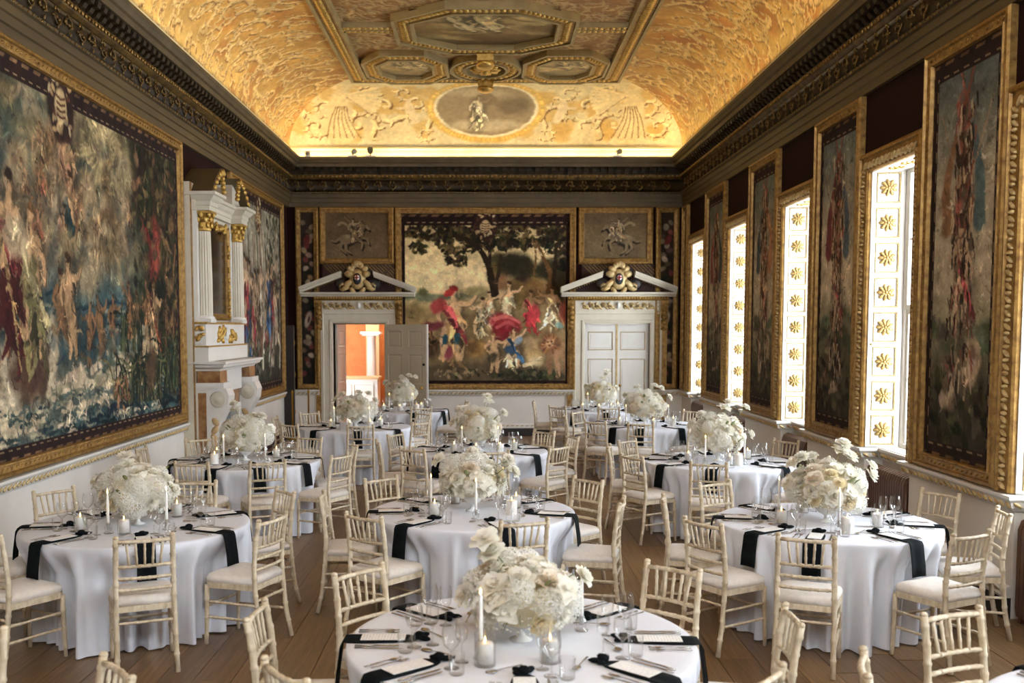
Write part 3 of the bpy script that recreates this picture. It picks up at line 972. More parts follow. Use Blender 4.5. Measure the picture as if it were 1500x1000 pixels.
def cove_side(seed, ln, arc, res):
    h = int(arc / res)
    p = Paint(int(ln / res), h, ln / arc, seed)
    p.grad([(0, (.74, .54, .24)), (.6, (.76, .57, .25)), (1, (.80, .66, .36))])
    p.im *= (.82 + .36 * p.fbm(3, 4))[..., None]
    for _ in range(60):
        p.blob(p.ar * p.r.random(), p.r.random(), .12, .1, p.v((.64, .38, .14), .15), 0, .5, .55, .1)
    x = .15
    while x < p.ar:
        for y in (.16, .42, .66, .88):
            scroll(p, x + (p.r.random() - .5) * .18, y + (p.r.random() - .5) * .1, .11 + .09 * p.r.random(), p.r.choice((-1, 1)), p.r.random() * 6.3, .9, CREAM_S)
        x += .27
    for _ in range(int(p.ar * 26)):
        a, b = p.ar * p.r.random(), p.r.random()
        t = p.r.random() * 6.3
        q = .05 + .06 * p.r.random()
        L = [(a, b), (a + q * math.cos(t), b + q * math.sin(t)), (a + 1.7 * q * math.cos(t + .8), b + 1.7 * q * math.sin(t + .8))]
        p.line([(m + .006, n + .006) for m, n in L], .012, .004, SHADE, .6)
        p.line(L, .013, .003, p.v(CREAM_S, .1), .9)
    return p.done(.08, .25)


def cove_end(seed, ln, arc, res):
    """end cove: oval picture in a gold wreath between winged figures rising from leaves"""
    p = Paint(int(ln / res), int(arc / res), ln / arc, seed)
    c = p.ar / 2
    p.grad([(0, (.86, .80, .60)), (.3, (.86, .79, .57)), (.8, (.88, .80, .58)), (1, (.90, .84, .64))])
    p.im *= (.9 + .2 * p.fbm(3, 4))[..., None]
    for _ in range(54):
        x = p.ar * p.r.random()
        p.blob(x, .25 + .6 * p.r.random(), .1, .1, (.82, .64, .30), 0, .3, .7, .12)
    for s_ in (-1, 1):
        for x, y, R, d in ((.72, .62, .17, 1), (1.02, .5, .2, -1), (1.3, .72, .18, 1), (.62, .84, .09, -1), (1.75, .75, .13, -1), (1.2, .3, .13, 1), (.8, .3, .12, -1), (1.95, .55, .12, 1), (1.62, .5, .14, -1)):
            scroll(p, c + s_ * x, y, R, d * s_, 1.57 + s_ * .8, 1.15)
        fx = c + s_ * 1.45
        p.line([(fx, .35), (fx + s_ * .06, .6), (fx + s_ * .02, .85)], .08, .14, CREAM, .95)
        for k in range(9):
            a = -.5 + .22 * k
            p.line([(fx - s_ * .03, .36), (fx - s_ * (.1 + .3 * math.cos(a * .7)), .34 + .25 * math.sin(a))], .016, .022, p.v(CREAM, .05), .9)
            p.line([(fx - s_ * .06, .37), (fx - s_ * (.1 + .3 * math.cos(a * .7 + .1)), .35 + .25 * math.sin(a + .1))], .004, .005, SHADE, .55)
        p.blob(fx, .2, .055, .075, CREAM, 0, .2, 1, .01); p.blob(fx - s_ * .02, .22, .03, .04, (.84, .72, .48), 0, .4, .8, 0)
        for k in range(6):
            p.line([(fx + s_ * (.02 * k - .04), .5), (fx + s_ * (.04 * k - .06), .68), (fx + s_ * (.07 * k - .16), .9)], .006, .006, SHADE, .55)
        p.blob(c + s_ * .78, .45, .03, .035, (.9, .8, .58), 0, .25, 1, .0); p.line([(c + s_ * .78, .5), (c + s_ * .72, .68)], .05, .04, (.9, .81, .6), .95); p.line([(c + s_ * .76, .54), (c + s_ * .9, .52)], .022, .016, (.88, .78, .56), .95)
    p.blob(c, .52, .6, .43, (.86, .66, .26), 0, .06, 1, .01)
    for k in range(90):
        a = 2 * PI * k / 90
        p.blob(c + .565 * math.cos(a), .52 + .40 * math.sin(a), .02, .014, p.v((.95, .78, .36), .12), a, .3, .95, 0)
    p.blob(c, .52, .53, .37, (.93, .88, .70), 0, .04, 1, 0)
    p.blob(c, .52, .495, .34, (.58, .50, .36), 0, .03, 1, 0)
    p.blob(c - .1, .3, .3, .08, (.72, .65, .5), .1, .5, .8, .08); p.blob(c + .28, .48, .16, .11, (.40, .33, .22), 0, .4, .8, .08); p.blob(c, .74, .38, .07, (.74, .67, .52), 0, .4, .9, .06)
    p.figure(c - .1, .76, .42, (.72, .65, .5), (.8, .74, .6), (.84, .78, .62), .1, (.42, .34, .22)); p.blob(c + .02, .4, .1, .08, (.46, .38, .26), .4, .3, .8, .03)
    return p.done(.06)


def ceiling_picture(seed, ar, tone):
    p = Paint(int(60 * ar), 60, ar, seed)
    p.grad([(0, tuple(.6 * t for t in tone)), (.4, tone), (1, tuple(.8 * t for t in tone))])
    p.im *= (.7 + .6 * p.fbm(3, 4, .6))[..., None]
    for _ in range(26):
        p.blob(ar * p.r.random(), .2 + .7 * p.r.random(), .2, .05, p.v(p.r.choice([(.74, .62, .38), (.42, .31, .16), (.6, .48, .28)]), .15), (p.r.random() - .5), .5, .6, .1)
    for _ in range(3):
        p.figure(ar * (.3 + .5 * p.r.random()), .85, .5, (.66, .55, .34), None, (.78, .68, .46), .3)
    return p.done(.1)


def arabesque(seed, ar, w):
    p = Paint(w, int(w / ar), ar, seed)
    p.grad([(0, (.56, .37, .17)), (1, (.62, .42, .2))])
    for _ in range(400):
        scroll(p, ar * p.r.random(), p.r.random(), .028 + .03 * p.r.random(), p.r.choice((-1, 1)), p.r.random() * 6.3, 1.1, (.72, .58, .36))
    return p.done(.08, .25)
# ================================================================== the room
R = random.Random(11)
ST = dict(kind='structure')
# --- floor: oak boards on a dark sub-floor
fl = MB().box(XL - .3, XR + .6, YF - .4, YB + .3, -.14, -.014).build('floor', M['black_plinth'], **ST)
x = XL
while x < XR + .2:
    w = R.uniform(.215, .275)
    y = YF - R.uniform(0, 3)
    while y < YB:
        ln = R.uniform(3.1, 4.6)
        a, b = max(y, YF - .2), min(y + ln, YB + .25)
        if b - a > .1:
            dz = R.uniform(-.0015, .0015)
            hw, hl = w / 2 - .0022, (b - a) / 2 - .002
            MB().box(-hw, hw, -hl, hl, -.016, 0).build('plank', M['oak'], fl, (x + w / 2, (a + b) / 2, dz - .0016))
        y += ln
    x += w

# --- walls
wl = MB()
wl.box(XL - .25, XL, YF - .2, YB + .3, 0, .9, 0).box(XL - .25, XL, YF - .2, YB + .3, .9, 5.75, 1)
wall_left = wl.build('wall_left', [M['dado'], M['maroon']], **ST)
XO = XR + .55
HW, HD, DEP = .57, .52, .335                              # embrasure half widths (room side, sash side) and depth
REC = .20                                                # radiator recess depth
wr = MB()
edges = [YF - .2]
for yc in WIN_Y:
    edges += [yc - HW, yc + HW]
edges.append(YB + .3)
for i in range(0, len(edges), 2):
    wr.box(XR, XO, edges[i], edges[i + 1], 0, .9, 0)
    wr.box(XR, XO, edges[i], edges[i + 1], .9, 5.75, 1)
for yc in WIN_Y:
    wr.box(XR, XO, yc - HW, yc + HW, HEAD + .02, 5.75, 1)
    wr.box(XR + REC, XO, yc - HW, yc + HW, 0, SILL - .04, 0)
wall_right = wr.build('wall_right', [M['dado'], M['maroon']], **ST)
D1, D2 = (-3.2, -2.12), (2.02, 3.36)                     # door openings in the end wall
DH = 2.34
wb = MB()
for a, b in ((XL - .25, D1[0]), (D1[1], D2[0]), (D2[1], XO)):
    wb.box(a, b, YB, YB + .32, 0, .9, 0)
    wb.box(a, b, YB, YB + .32, .9, DH, 1)
wb.box(XL - .25, XO, YB, YB + .32, DH, 5.75, 1)
wall_back = wb.build('wall_back', [M['dado'], M['maroon']], **ST)
wall_front = MB().box(XL - .25, XO, YF - .2, YF, 0, 5.75).build('wall_front', M['maroon'], **ST)

# --- ornament pieces shared by frames and rails


def bumps(mb, a, b, n, up, step, size, slant=.5, mi=0, skip=.0, nu=5, nv=4):
    """row of small raised leaves from a to b on a face whose normal is n"""
    a, b, n, up = (Vector(q).normalized() if i > 1 else Vector(q) for i, q in enumerate((a, b, n, up)))
    d = b - a
    L = d.length
    d.normalize()
    k = max(1, int((L - 2 * skip) / step))
    rot = Matrix((d * math.cos(slant) + up * math.sin(slant), up * math.cos(slant) - d * math.sin(slant), n)).transposed()
    for i in range(k):
        c = a + d * (skip + (i + .5) * (L - 2 * skip) / k)
        mb.ell(c, size, nu, nv, mi, rot)
    return mb


def frame_parts(parent, o, u, w, n, W, H, width, mat='gilt', orn='gilt', step=.085, proud=.08, osz=None):
    """gilt frame (part) with a running leaf ornament (part) around a W x H rectangle; o is its outer lower corner"""
    q = width
    prof = [(0, 0), (0, proud * .7), (q * .12, proud * .95), (q * .3, proud), (q * .38, proud * .7), (q * .75, proud * .62), (q * .82, proud * .8), (q * .94, proud * .75), (q, proud * .35), (q, 0)]
    MB().ring(prof, o, u, w, n, W, H).build('frame', M[mat], parent)
    o, u, w, n = Vector(o), Vector(u), Vector(w), Vector(n)
    m_ = MB()
    s = osz or (q * .22, q * .10, proud * .16)
    c = q * .56
    k = o + n * (proud * .66)
    P = [k + u * c + w * c, k + u * (W - c) + w * c, k + u * (W - c) + w * (H - c), k + u * c + w * (H - c)]
    for i in range(4):
        a, b = P[i], P[(i + 1) % 4]
        bumps(m_, a, b, n, n.cross((b - a).normalized()), step, s, .6, nu=5, nv=4)
    m_.build('leaf_ornament', M[orn], parent, kind='stuff')


def tapestry_thing(name, label, cat, o, u, w, n, W, H, fw, picture, res=(0, 0), mat='tapestry', **k):
    """frame, ornament and picture on a wall; o is the outer lower corner, n points into the room"""
    o, u, w, n = Vector(o), Vector(u), Vector(w), Vector(n)
    t = thing(name, label, cat, o)
    z = Vector((0, 0, 0))
    frame_parts(t, z, u, w, n, W, H, fw, **k)
    ny, nx = picture.shape[:2]
    pts = panel_points(u * (fw * .95) + w * (fw * .95) + n * .022, u, w, W - 1.9 * fw, H - 1.9 * fw, nx, ny)
    flip = u.cross(w).dot(n) < 0
    place('picture', paint_mesh('picture', pts, picture, M[mat], flip), t)
    return t


Z3 = (0, 0, 1)
# --- dado rails (trim) with a running leaf
RAIL = [(0, 0), (.025, 0), (.04, .02), (.05, .03), (.062, .075), (.075, .085), (.088, .10), (.09, .125), (0, .128)]
RZ = .845


def rail(name, runs, n_list):
    mb, om = MB(), MB()
    for (a, b, n, m0, m1) in runs:
        a, b, n = Vector((*a, RZ)), Vector((*b, RZ)), Vector((*n, 0))
        mb.run(RAIL, a, b, n, m0, m1, smooth=False)
        d = (b - a).normalized()
        bumps(om, a + n * .058 + Vector((0, 0, .053)) + d * .058 * m0, b + n * .058 + Vector((0, 0, .053)) - d * .058 * m1, n, Vector(Z3), .085, (.05, .017, .014), .55)
    r = mb.build(name, M['white_paint'], **ST)
    om.build('leaf_ornament', M['gilt_pale'], r, kind='stuff')
    return r


CH0, CH1 = 13.45, 15.75                                   # chimneypiece along the left wall
rail('trim_1', [((XL, YF), (XL, CH0), (1, 0), 0, 0), ((XL, CH1), (XL, 20.0), (1, 0), 0, 0), ((XL, 20.35), (XL, YB), (1, 0), 0, 1)], None)
rr = []
ye = YF
for yc in WIN_Y:
    rr.append(((XR, ye), (XR, yc - HW), (-1, 0), 0 if ye == YF else -1, -1))
    rr.append(((XR + REC, yc - HW), (XR + REC, yc + HW), (-1, 0), 1, 1))
    rr.append(((XR, yc - HW), (XR + REC, yc - HW), (0, 1), -1, 1))
    rr.append(((XR + REC, yc + HW), (XR, yc + HW), (0, -1), 1, -1))
    ye = yc + HW
rr.append(((XR, ye), (XR, YB), (-1, 0), -1, 1))
rail('trim_2', rr, None)
rail('trim_3', [((XL, YB), (-3.49, YB), (0, -1), 1, 0), ((-1.98, YB), (1.80, YB), (0, -1), 0, 0), ((3.58, YB), (XR, YB), (0, -1), 0, 1)], None)
# --- baseboards: dark plinth and gilt strip
BASE = [(0, 0), (.05, 0), (.05, .165), (0, .165)]
BTOP = [(0, .165), (.055, .165), (.06, .185), (.045, .2), (.04, .235), (.03, .25), (0, .255)]


def baseboard(name, runs):
    a_, b_, om = MB(), MB(), MB()
    for a, b, n in runs:
        a, b, n = Vector((*a, 0)), Vector((*b, 0)), Vector((*n, 0))
        a_.run(BASE, a, b, n)
        b_.run(BTOP, a, b, n)
        bumps(om, a + n * .042 + Vector((0, 0, .215)), b + n * .042 + Vector((0, 0, .215)), n, Vector(Z3), .1, (.04, .014, .01), .4)
    r = a_.build(name, M['black_plinth'], **ST)
    b_.build('moulding', M['white_paint'], r)
    om.build('leaf_ornament', M['gilt_pale'], r, kind='stuff')


baseboard('baseboard_left', [((XL, YF), (XL, CH0), (1, 0)), ((XL, CH1), (XL, 20.0), (1, 0)), ((XL, 20.35), (XL, YB), (1, 0))])
rr = []
ye = YF
for yc in WIN_Y:
    rr += [((XR, ye), (XR, yc - HW), (-1, 0)), ((XR + REC, yc - HW), (XR + REC, yc + HW), (-1, 0))]
    ye = yc + HW
rr.append(((XR, ye), (XR, YB), (-1, 0)))
baseboard('baseboard_right', rr)
baseboard('baseboard_back', [((XL, YB), (-3.49, YB), (0, -1)), ((-1.98, YB), (1.80, YB), (0, -1)), ((3.58, YB), (XR, YB), (0, -1))])

# --- great cornice on three walls
ARCH = [(0, 4.72), (.05, 4.72), (.05, 4.80), (.07, 4.81), (.07, 4.89), (.09, 4.90), (.09, 4.975), (.12, 4.985), (.12, 5.015), (.06, 5.02), (0, 5.02)]
FRZ = [(0, 5.02), (.06, 5.02), (.085, 5.08), (.085, 5.20), (.06, 5.27), (0, 5.27)]
EGG = [(0, 5.27), (.08, 5.27), (.12, 5.30), (.14, 5.345), (.14, 5.36), (0, 5.36)]
BRZ = [(0, 5.36), (.12, 5.36), (.12, 5.50), (0, 5.50)]
CORO = [(0, 5.50), (.27, 5.50), (.28, 5.56), (.31, 5.575), (.33, 5.62), (.345, 5.64), (.345, 5.685), (.325, 5.685), (.325, 5.665), (0, 5.665)]
br = MB()
br.prism([(0, 0), (.13, .0), (.14, -.03), (.125, -.07), (.07, -.075), (.045, -.115), (0, -.13)], (0, -.04, 0), (1, 0, 0), (0, 0, 1), (0, .08, 0), smooth=False)
BR_ME = br.mesh('bracket', M['bronze_dark'])
ac = MB()                                                  # one running acanthus scroll of the frieze, x along, y out, z up
for s_ in (1, -1):
    pts, rad = [], []
    for i in range(12):
        t = i / 11
        a = 4.4 * t
        r = .085 * (1 - .62 * t)
        pts.append((.14 * s_ + r * math.cos(a + (0 if s_ > 0 else PI)), .012 + .008 * math.sin(PI * t), s_ * r * math.sin(a)))
        rad.append(.014 - .007 * t)
    ac.tube(pts, rad, 5)
    for k in range(5):
        a = 1.1 * k
        rot = Matrix.Rotation(a, 3, 'Y')
        ac.ell((.14 * s_ + .06 * math.cos(a), .014, .085 * math.sin(a)), (.035, .014, .014), 5, 4, 0, rot)
    ac.ell((.14 * s_, .014, 0), (.02, .016, .02), 6, 4)
AC_ME = ac.mesh('acanthus_scroll', M['gilt_dark'])


def cornice(name, a, b, n, m0, m1, rz, y_from):
    a, b, n = Vector((*a, 0)), Vector((*b, 0)), Vector((*n, 0))
    c = MB().run(ARCH, a, b, n, m0, m1).build(name, M['umber'], **ST)
    MB().run(FRZ, a, b, n, m0, m1, smooth=True).build('frieze', M['bronze_dark'], c)
    MB().run(EGG, a, b, n, m0, m1).build('egg_moulding', M['gilt_dark'], c)
    MB().run(BRZ, a, b, n, m0, m1).build('soffit_band', M['bronze_dark'], c)
    MB().run(CORO, a, b, n, m0, m1).build('corona', M['corona'], c)
    d = (b - a).normalized()
    L = (b - a).length
    up = Vector(Z3)
    om = MB()
    bumps(om, a + n * .145 + up * 5.325 + d * .15 * m0, b + n * .145 + up * 5.325 - d * .15 * m1, n, up, .085, (.02, .026, .014), 0, nu=6)
    om.build('egg_and_dart', M['gilt'], c, kind='stuff')
    om = MB()
    bumps(om, a + n * .12 + up * 5.0 + d * .12 * m0, b + n * .12 + up * 5.0 - d * .12 * m1, n, up, .09, (.034, .014, .012), .5)
    om.build('leaf_ornament', M['gilt_dark'], c, kind='stuff')
    s = y_from
    while s < L - .3:
        p = a + d * s + n * .12 + up * 5.498
        place('bracket', BR_ME, c, p, (0, 0, rz))
        s += .165
    s = y_from
    while s < L - .3:
        p = a + d * s + n * .088 + up * 5.145
        place('acanthus_scroll', AC_ME, c, p, (0, 0, rz - PI / 2))
        s += .56
    return c


cornice('trim_4', (XL, YF), (XL, YB), (1, 0), 0, 1, 0, 6.5)
cornice('trim_5', (XR, YF), (XR, YB), (-1, 0), 0, 1, PI, 6.5)
cornice('trim_6', (XL, YB), (XR, YB), (0, -1), 1, 1, -PI / 2, .35)

# --- ceiling: flat field, painted cove, ribs
ZB, ZF, RUN = 5.95, 6.93, 1.50
CX0, CX1, CYB = XL + .08, XR - .08, YB - .08
ceil = MB().box(XL - .3, XO, YF - .3, YB + .4, ZF + .02, ZF + .2).build('ceiling', M['tan'], **ST)
BAND = [(0, 5.66), (.05, 5.66), (.05, 5.74), (.075, 5.75), (.075, 5.86), (.10, 5.88), (.10, 5.91), (.08, 5.93), (.08, 5.96), (0, 5.96)]
MB().run(BAND, (XL, YF, 0), (XL, YB, 0), (1, 0, 0), 0, 1).run(BAND, (XR, YF, 0), (XR, YB, 0), (-1, 0, 0), 0, 1).run(BAND, (XL, YB, 0), (XR, YB, 0), (0, -1, 0), 1, 1).build('plain_band', M['cove_plain'], ceil)
NT_ = 90
tt = np.linspace(PI / 2, 0, NT_)                           # canvas top row = flat edge
ins, zz = RUN * (1 - np.cos(tt)), ZB + (ZF - ZB) * np.sin(tt)
YC0 = 8.2
for side, X0, sg, seed in (('left', CX0, 1, 21), ('right', CX1, -1, 22)):
    img = cove_side(seed, CYB - YC0, 1.97, .022)
    nx = img.shape[1]
    rows = np.clip((np.linspace(0, 1, NT_) * (img.shape[0] - 1)).astype(int), 0, img.shape[0] - 1)
    P = np.zeros((NT_, nx, 3))
    C = np.zeros((NT_, nx, 3))
    s_ = np.linspace(0, 1, nx)
    for j in range(NT_):
        Y = YC0 + (CYB - ins[j] - YC0) * s_
        P[j, :, 0], P[j, :, 1], P[j, :, 2] = X0 + sg * ins[j], Y, zz[j]
        C[j] = img[rows[j]][np.clip(((Y - YC0) / (CYB - YC0) * (nx - 1)).astype(int), 0, nx - 1)]
    place('cove_' + side, paint_mesh('cove_' + side, P, C, M['fresco'], sg > 0), ceil)
    t6 = np.linspace(PI / 2, 0, 12)
    P = np.zeros((12, 2, 3))
    P[:, 0], P[:, 1] = [[(X0 + sg * RUN * (1 - math.cos(t)), y, ZB + (ZF - ZB) * math.sin(t)) for t in t6] for y in (YF - .2, YC0)]
    place('cove_near', paint_mesh('cove_near', P, np.full((12, 2, 3), hexc('C49A55')), M['fresco'], sg > 0), ceil)
img = cove_end(23, CX1 - CX0, 1.97, .016)
nx = img.shape[1]
rows = np.clip((np.linspace(0, 1, NT_) * (img.shape[0] - 1)).astype(int), 0, img.shape[0] - 1)
P, C = np.zeros((NT_, nx, 3)), np.zeros((NT_, nx, 3))
for j in range(NT_):
    X = CX0 + ins[j] + (CX1 - CX0 - 2 * ins[j]) * np.linspace(0, 1, nx)
    P[j, :, 0], P[j, :, 1], P[j, :, 2] = X, CYB - ins[j], zz[j]
    C[j] = img[rows[j]][np.clip(((X - CX0) / (CX1 - CX0) * (nx - 1)).astype(int), 0, nx - 1)]
place('cove_end', paint_mesh('cove_end', P, C, M['fresco'], True), ceil)
# painted flat field and ribs
FX0, FX1, FY1 = CX0 + RUN, CX1 - RUN, CYB - RUN
img = arabesque(31, 1.0, 230)
P = panel_points((FX0, FY1 - (FX1 - FX0), ZF), (1, 0, 0), (0, 1, 0), FX1 - FX0, FX1 - FX0, img.shape[1], img.shape[0])
place('painted_field', paint_mesh('painted_field', P, img, M['fresco'], True), ceil)
CXM = (FX0 + FX1) / 2


def poly_ring(mb, outer, inner, z1, z0, mi=0):
    k = len(outer)
    v = [(*p, z1) for p in outer] + [(*p, z0) for p in outer] + [(*p, z0) for p in inner] + [(*p, z1) for p in inner]
    f = []
    for a in range(3):
        for i in range(k):
            f.append((a * k + i, a * k + (i + 1) % k, (a + 1) * k + (i + 1) % k, (a + 1) * k + i))
    return mb.add(v, f, mi, False)


def oct_(cx, cy, hx, hy, bx, by):
    return [(cx - bx, cy - hy), (cx + bx, cy - hy), (cx + hx, cy - by), (cx + hx, cy + by), (cx + bx, cy + hy), (cx - bx, cy + hy), (cx - hx, cy + by), (cx - hx, cy - by)]


def mid(a, b, t):
    return [(p[0] + (q[0] - p[0]) * t, p[1] + (q[1] - p[1]) * t) for p, q in zip(a, b)]


def rib_loop(name, outer, inner, drop):
    """moulded rib: stepped stone edges, gilt leaf bed between"""
    mb = MB()
    poly_ring(mb, outer, mid(outer, inner, .16), ZF + .01, ZF - drop)
    poly_ring(mb, mid(outer, inner, .84), inner, ZF + .01, ZF - drop)
    poly_ring(mb, mid(outer, inner, .14), mid(outer, inner, .86), ZF + .01, ZF - drop * .75, 1)
    r = mb.build(name, [M['rib_stone'], M['gilt']], ceil)
    om = MB()
    c = mid(outer, inner, .5)
    for i in range(len(c)):
        a, b = Vector((*c[i], ZF - drop * .75)), Vector((*c[(i + 1) % len(c)], ZF - drop * .75))
        if (b - a).length > .12:
            bumps(om, a, b, (0, 0, -1), Vector((0, 0, -1)).cross((b - a).normalized()), .085, (.05, .075, .035), .5, skip=.03)
        else:
            om.ell((a + b) / 2, (.04, .04, .03), 6, 4)
    om.build('leaf_bed', M['gilt_bright'], r, kind='stuff')


rect = lambda x0, x1, y0, y1: [(x0, y0), (x1, y0), (x1, y1), (x0, y1)]
rib_loop('border_rib', rect(FX0 - .02, FX1 + .02, 9.0, FY1 + .02), rect(FX0 + .3, FX1 - .3, 9.3, FY1 - .27), .09)
for x0, x1 in ((FX0 + .28, CXM - 1.36), (CXM + 1.36, FX1 - .28)):
    rib_loop('cross_rib', rect(x0, x1, 15.66, 15.96), rect(x0 + .02, x1 - .02, 15.8, 15.82), .08)
O, I = oct_(CXM, 15.85, 1.42, 1.22, .58, .6), oct_(CXM, 15.85, 1.1, .9, .47, .44)
rib_loop('octagon_rib', O, I, .12)
img = ceiling_picture(41, 1.22, (.5, .37, .18))
P = panel_points((CXM - 1.12, 14.93, ZF - .03), (1, 0, 0), (0, 1, 0), 2.24, 1.84, img.shape[1], img.shape[0])
place('ceiling_picture', paint_mesh('ceiling_picture', P, img, M['fresco'], True), ceil)
for s_ in (-1, 1):
    O, I = oct_(CXM + s_ * 1.42, 18.2, .76, 1.0, .38, .46), oct_(CXM + s_ * 1.42, 18.2, .46, .62, .24, .3)
    rib_loop('octagon_rib', O, I, .10)
    img = ceiling_picture(43 + s_, .8, (.78, .66, .42))
    P = panel_points((CXM + s_ * 1.42 - .47, 17.57, ZF - .03), (1, 0, 0), (0, 1, 0), .94, 1.26, img.shape[1], img.shape[0])
    place('ceiling_picture', paint_mesh('ceiling_picture', P, img, M['fresco'], True), ceil)
el = lambda r, q: [(CXM + r * math.cos(2 * PI * k / 28), 18.15 + q * math.sin(2 * PI * k / 28)) for k in range(28)]
rib_loop('wreath_rib', el(.64, .78), el(.36, .46), .12)
for y0, y1 in ((17.0, 17.5), (18.78, 19.12)):
    m_ = MB().box(CXM - .14, CXM + .14, y0, y1, ZF - .22, ZF)
    m_.ell((CXM, (y0 + y1) / 2, ZF - .24), (.16, (y1 - y0) * .5, .07), 10, 6)
    m_.build('boss', M['gilt_bright'], ceil)
m_ = MB()
for k in range(10):
    a = 2 * PI * k / 10
    m_.ell((CXM + .17 * math.cos(a), 18.15 + .22 * math.sin(a), ZF - .08), (.12, .06, .05), 6, 4, 0, Matrix.Rotation(a, 3, 'Z'))
m_.ell((CXM, 18.15, ZF - .1), (.09, .1, .09), 8, 6)
m_.build('rosette', M['gilt_bright'], ceil)

# --- windows
sh = MB()                                                   # shutter board 0.406 x 2.92, local x along, y out of face, z up
SW, SHH = math.hypot(DEP, HW - HD), HEAD - SILL
PH = SHH / 8
sh.box(0, SW, -.03, 0, 0, SHH)
sh.box(0, .045, 0, .014, 0, SHH).box(SW - .045, SW, 0, .014, 0, SHH)
for i in range(9):
    zc = i * PH
    sh.box(.045, SW - .045, 0, .014, max(0, zc - .022), min(SHH, zc + .022))
SH_ME = sh.mesh('shutter', M['white_paint'])
pm = MB()
pm.ring([(0, .0), (0, .016), (.005, .018), (.010, .014), (.012, .004)], (.05, 0, .026), (1, 0, 0), (0, 0, 1), (0, 1, 0), SW - .10, PH - .052)
for (a, b) in (((.06, .014, .036), (SW - .06, .014, .036)), ((.06, .014, PH - .036), (SW - .06, .014, PH - .036)), ((.06, .014, .036), (.06, .014, PH - .036)), ((SW - .06, .014, .036), (SW - .06, .014, PH - .036))):
    bumps(pm, a, b, (0, 1, 0), Vector((0, 1, 0)).cross((Vector(b) - Vector(a)).normalized()), .03, (.009, .007, .008), 0, nu=5, nv=3)
PM_ME = pm.mesh('panel_moulding', M['gilt_pale'])
ro = MB()
for lay, (n_, r_, s_) in enumerate(((9, .062, .034), (7, .036, .026))):
    for k in range(n_):
        a = 2 * PI * (k + .5 * lay) / n_
        rot = Matrix.Rotation(-a, 3, 'Y') @ Matrix.Rotation(-.35, 3, 'Z')
        ro.ell((r_ * math.cos(a), .014 + .012 * lay, r_ * math.sin(a)), (s_, .011, s_ * .55), 6, 4, 0, rot)
ro.ell((0, .03, 0), (.018, .016, .018), 6, 4)
RO_ME = ro.mesh('rosette', M['gilt_rosette'])
sa = MB()
sa.ring([(0, -.03), (0, .04), (.045, .04), (.05, .02), (.05, -.03)], (0, -HD, 0), (0, 1, 0), (0, 0, 1), (-1, 0, 0), 2 * HD, SHH)
SA_ME = sa.mesh('window_frame', M['white_paint'])


def sash_mesh(h):
    s = MB()
    s.ring([(0, -.02), (0, .02), (.05, .02), (.05, -.02), (0, -.02)], (0, -HD + .05, 0), (0, 1, 0), (0, 0, 1), (-1, 0, 0), 2 * HD - .1, h)
    for k in (1, 2):
        y = -HD + .05 + (2 * HD - .1) * k / 3
        s.box(-.014, .014, y - .011, y + .011, .05, h - .05)
    s.box(-.014, .014, -HD + .1, HD - .1, h / 2 - .011, h / 2 + .011)
    return s.mesh('sash', M['white_paint'])


SS_ME = sash_mesh(SHH / 2)
PW, PHH = (2 * HD - .2) / 3, (SHH / 2 - .1) / 2
PA_ME = MB().box(-.002, .002, -PW / 2 + .004, PW / 2 - .004, -PHH / 2 + .004, PHH / 2 - .004).mesh('pane', M['pane'])
su = MB()                                                   # gilt surround, local y along wall, x into room = -X
SU_PROF = [(0, 0), (0, .05), (.03, .075), (.05, .08), (.06, .055), (.15, .045), (.165, .05), (.185, .05), (.2, .03), (.205, 0)]
su.arch(SU_PROF, (0, -HW - .205, 0), (0, 1, 0), (0, 0, 1), (-1, 0, 0), 2 * HW + .41, HEAD - SILL + .185)
SU_ME = su.mesh('surround', M['gilt'])
so = MB()
for a, b in (((-.05, -HW - .105, 0), (-.05, -HW - .105, HEAD - SILL + .05)), ((-.05, HW + .105, HEAD - SILL + .05), (-.05, HW + .105, 0)), ((-.05, -HW - .1, HEAD - SILL + .05), (-.05, HW + .1, HEAD - SILL + .05))):
    d = (Vector(b) - Vector(a)).normalized()
    bumps(so, a, b, (-1, 0, 0), Vector((-1, 0, 0)).cross(d), .1, (.055, .02, .026), 1.0, nu=6, nv=4)
    bumps(so, Vector(a) + d * .05, Vector(b) - d * .05, (-1, 0, 0), Vector((-1, 0, 0)).cross(d), .1, (.02, .038, .03), 0, nu=6, nv=4)
SO_ME = so.mesh('leaf_ornament', M['gilt_pale'])
hd = MB().box(-.02, DEP + .02, -HW - .02, HW + .02, 0, .03)
hd.box(.02, .28, -HD + .02, HD - .02, -.008, 0)
HD_ME = hd.mesh('head_panel', M['white_paint'])
ho = MB()
for k in (-1, 0, 1):
    for q in range(8):
        a = 2 * PI * q / 8
        ho.ell((.15 + .055 * math.cos(a), k * .3 + .08 * math.sin(a), -.012), (.035, .016, .01), 5, 4, 0, Matrix.Rotation(a, 3, 'Z'))
    ho.ell((.15, k * .3, -.015), (.03, .03, .015), 6, 4)
HO_ME = ho.mesh('head_ornament', M['gilt_bright'])
SI_ME = MB().box(REC - .07, DEP + .1, -HW + .001, HW - .001, -.045, 0).mesh('sill', M['white_paint'])
th = math.atan2(HW - HD, DEP)
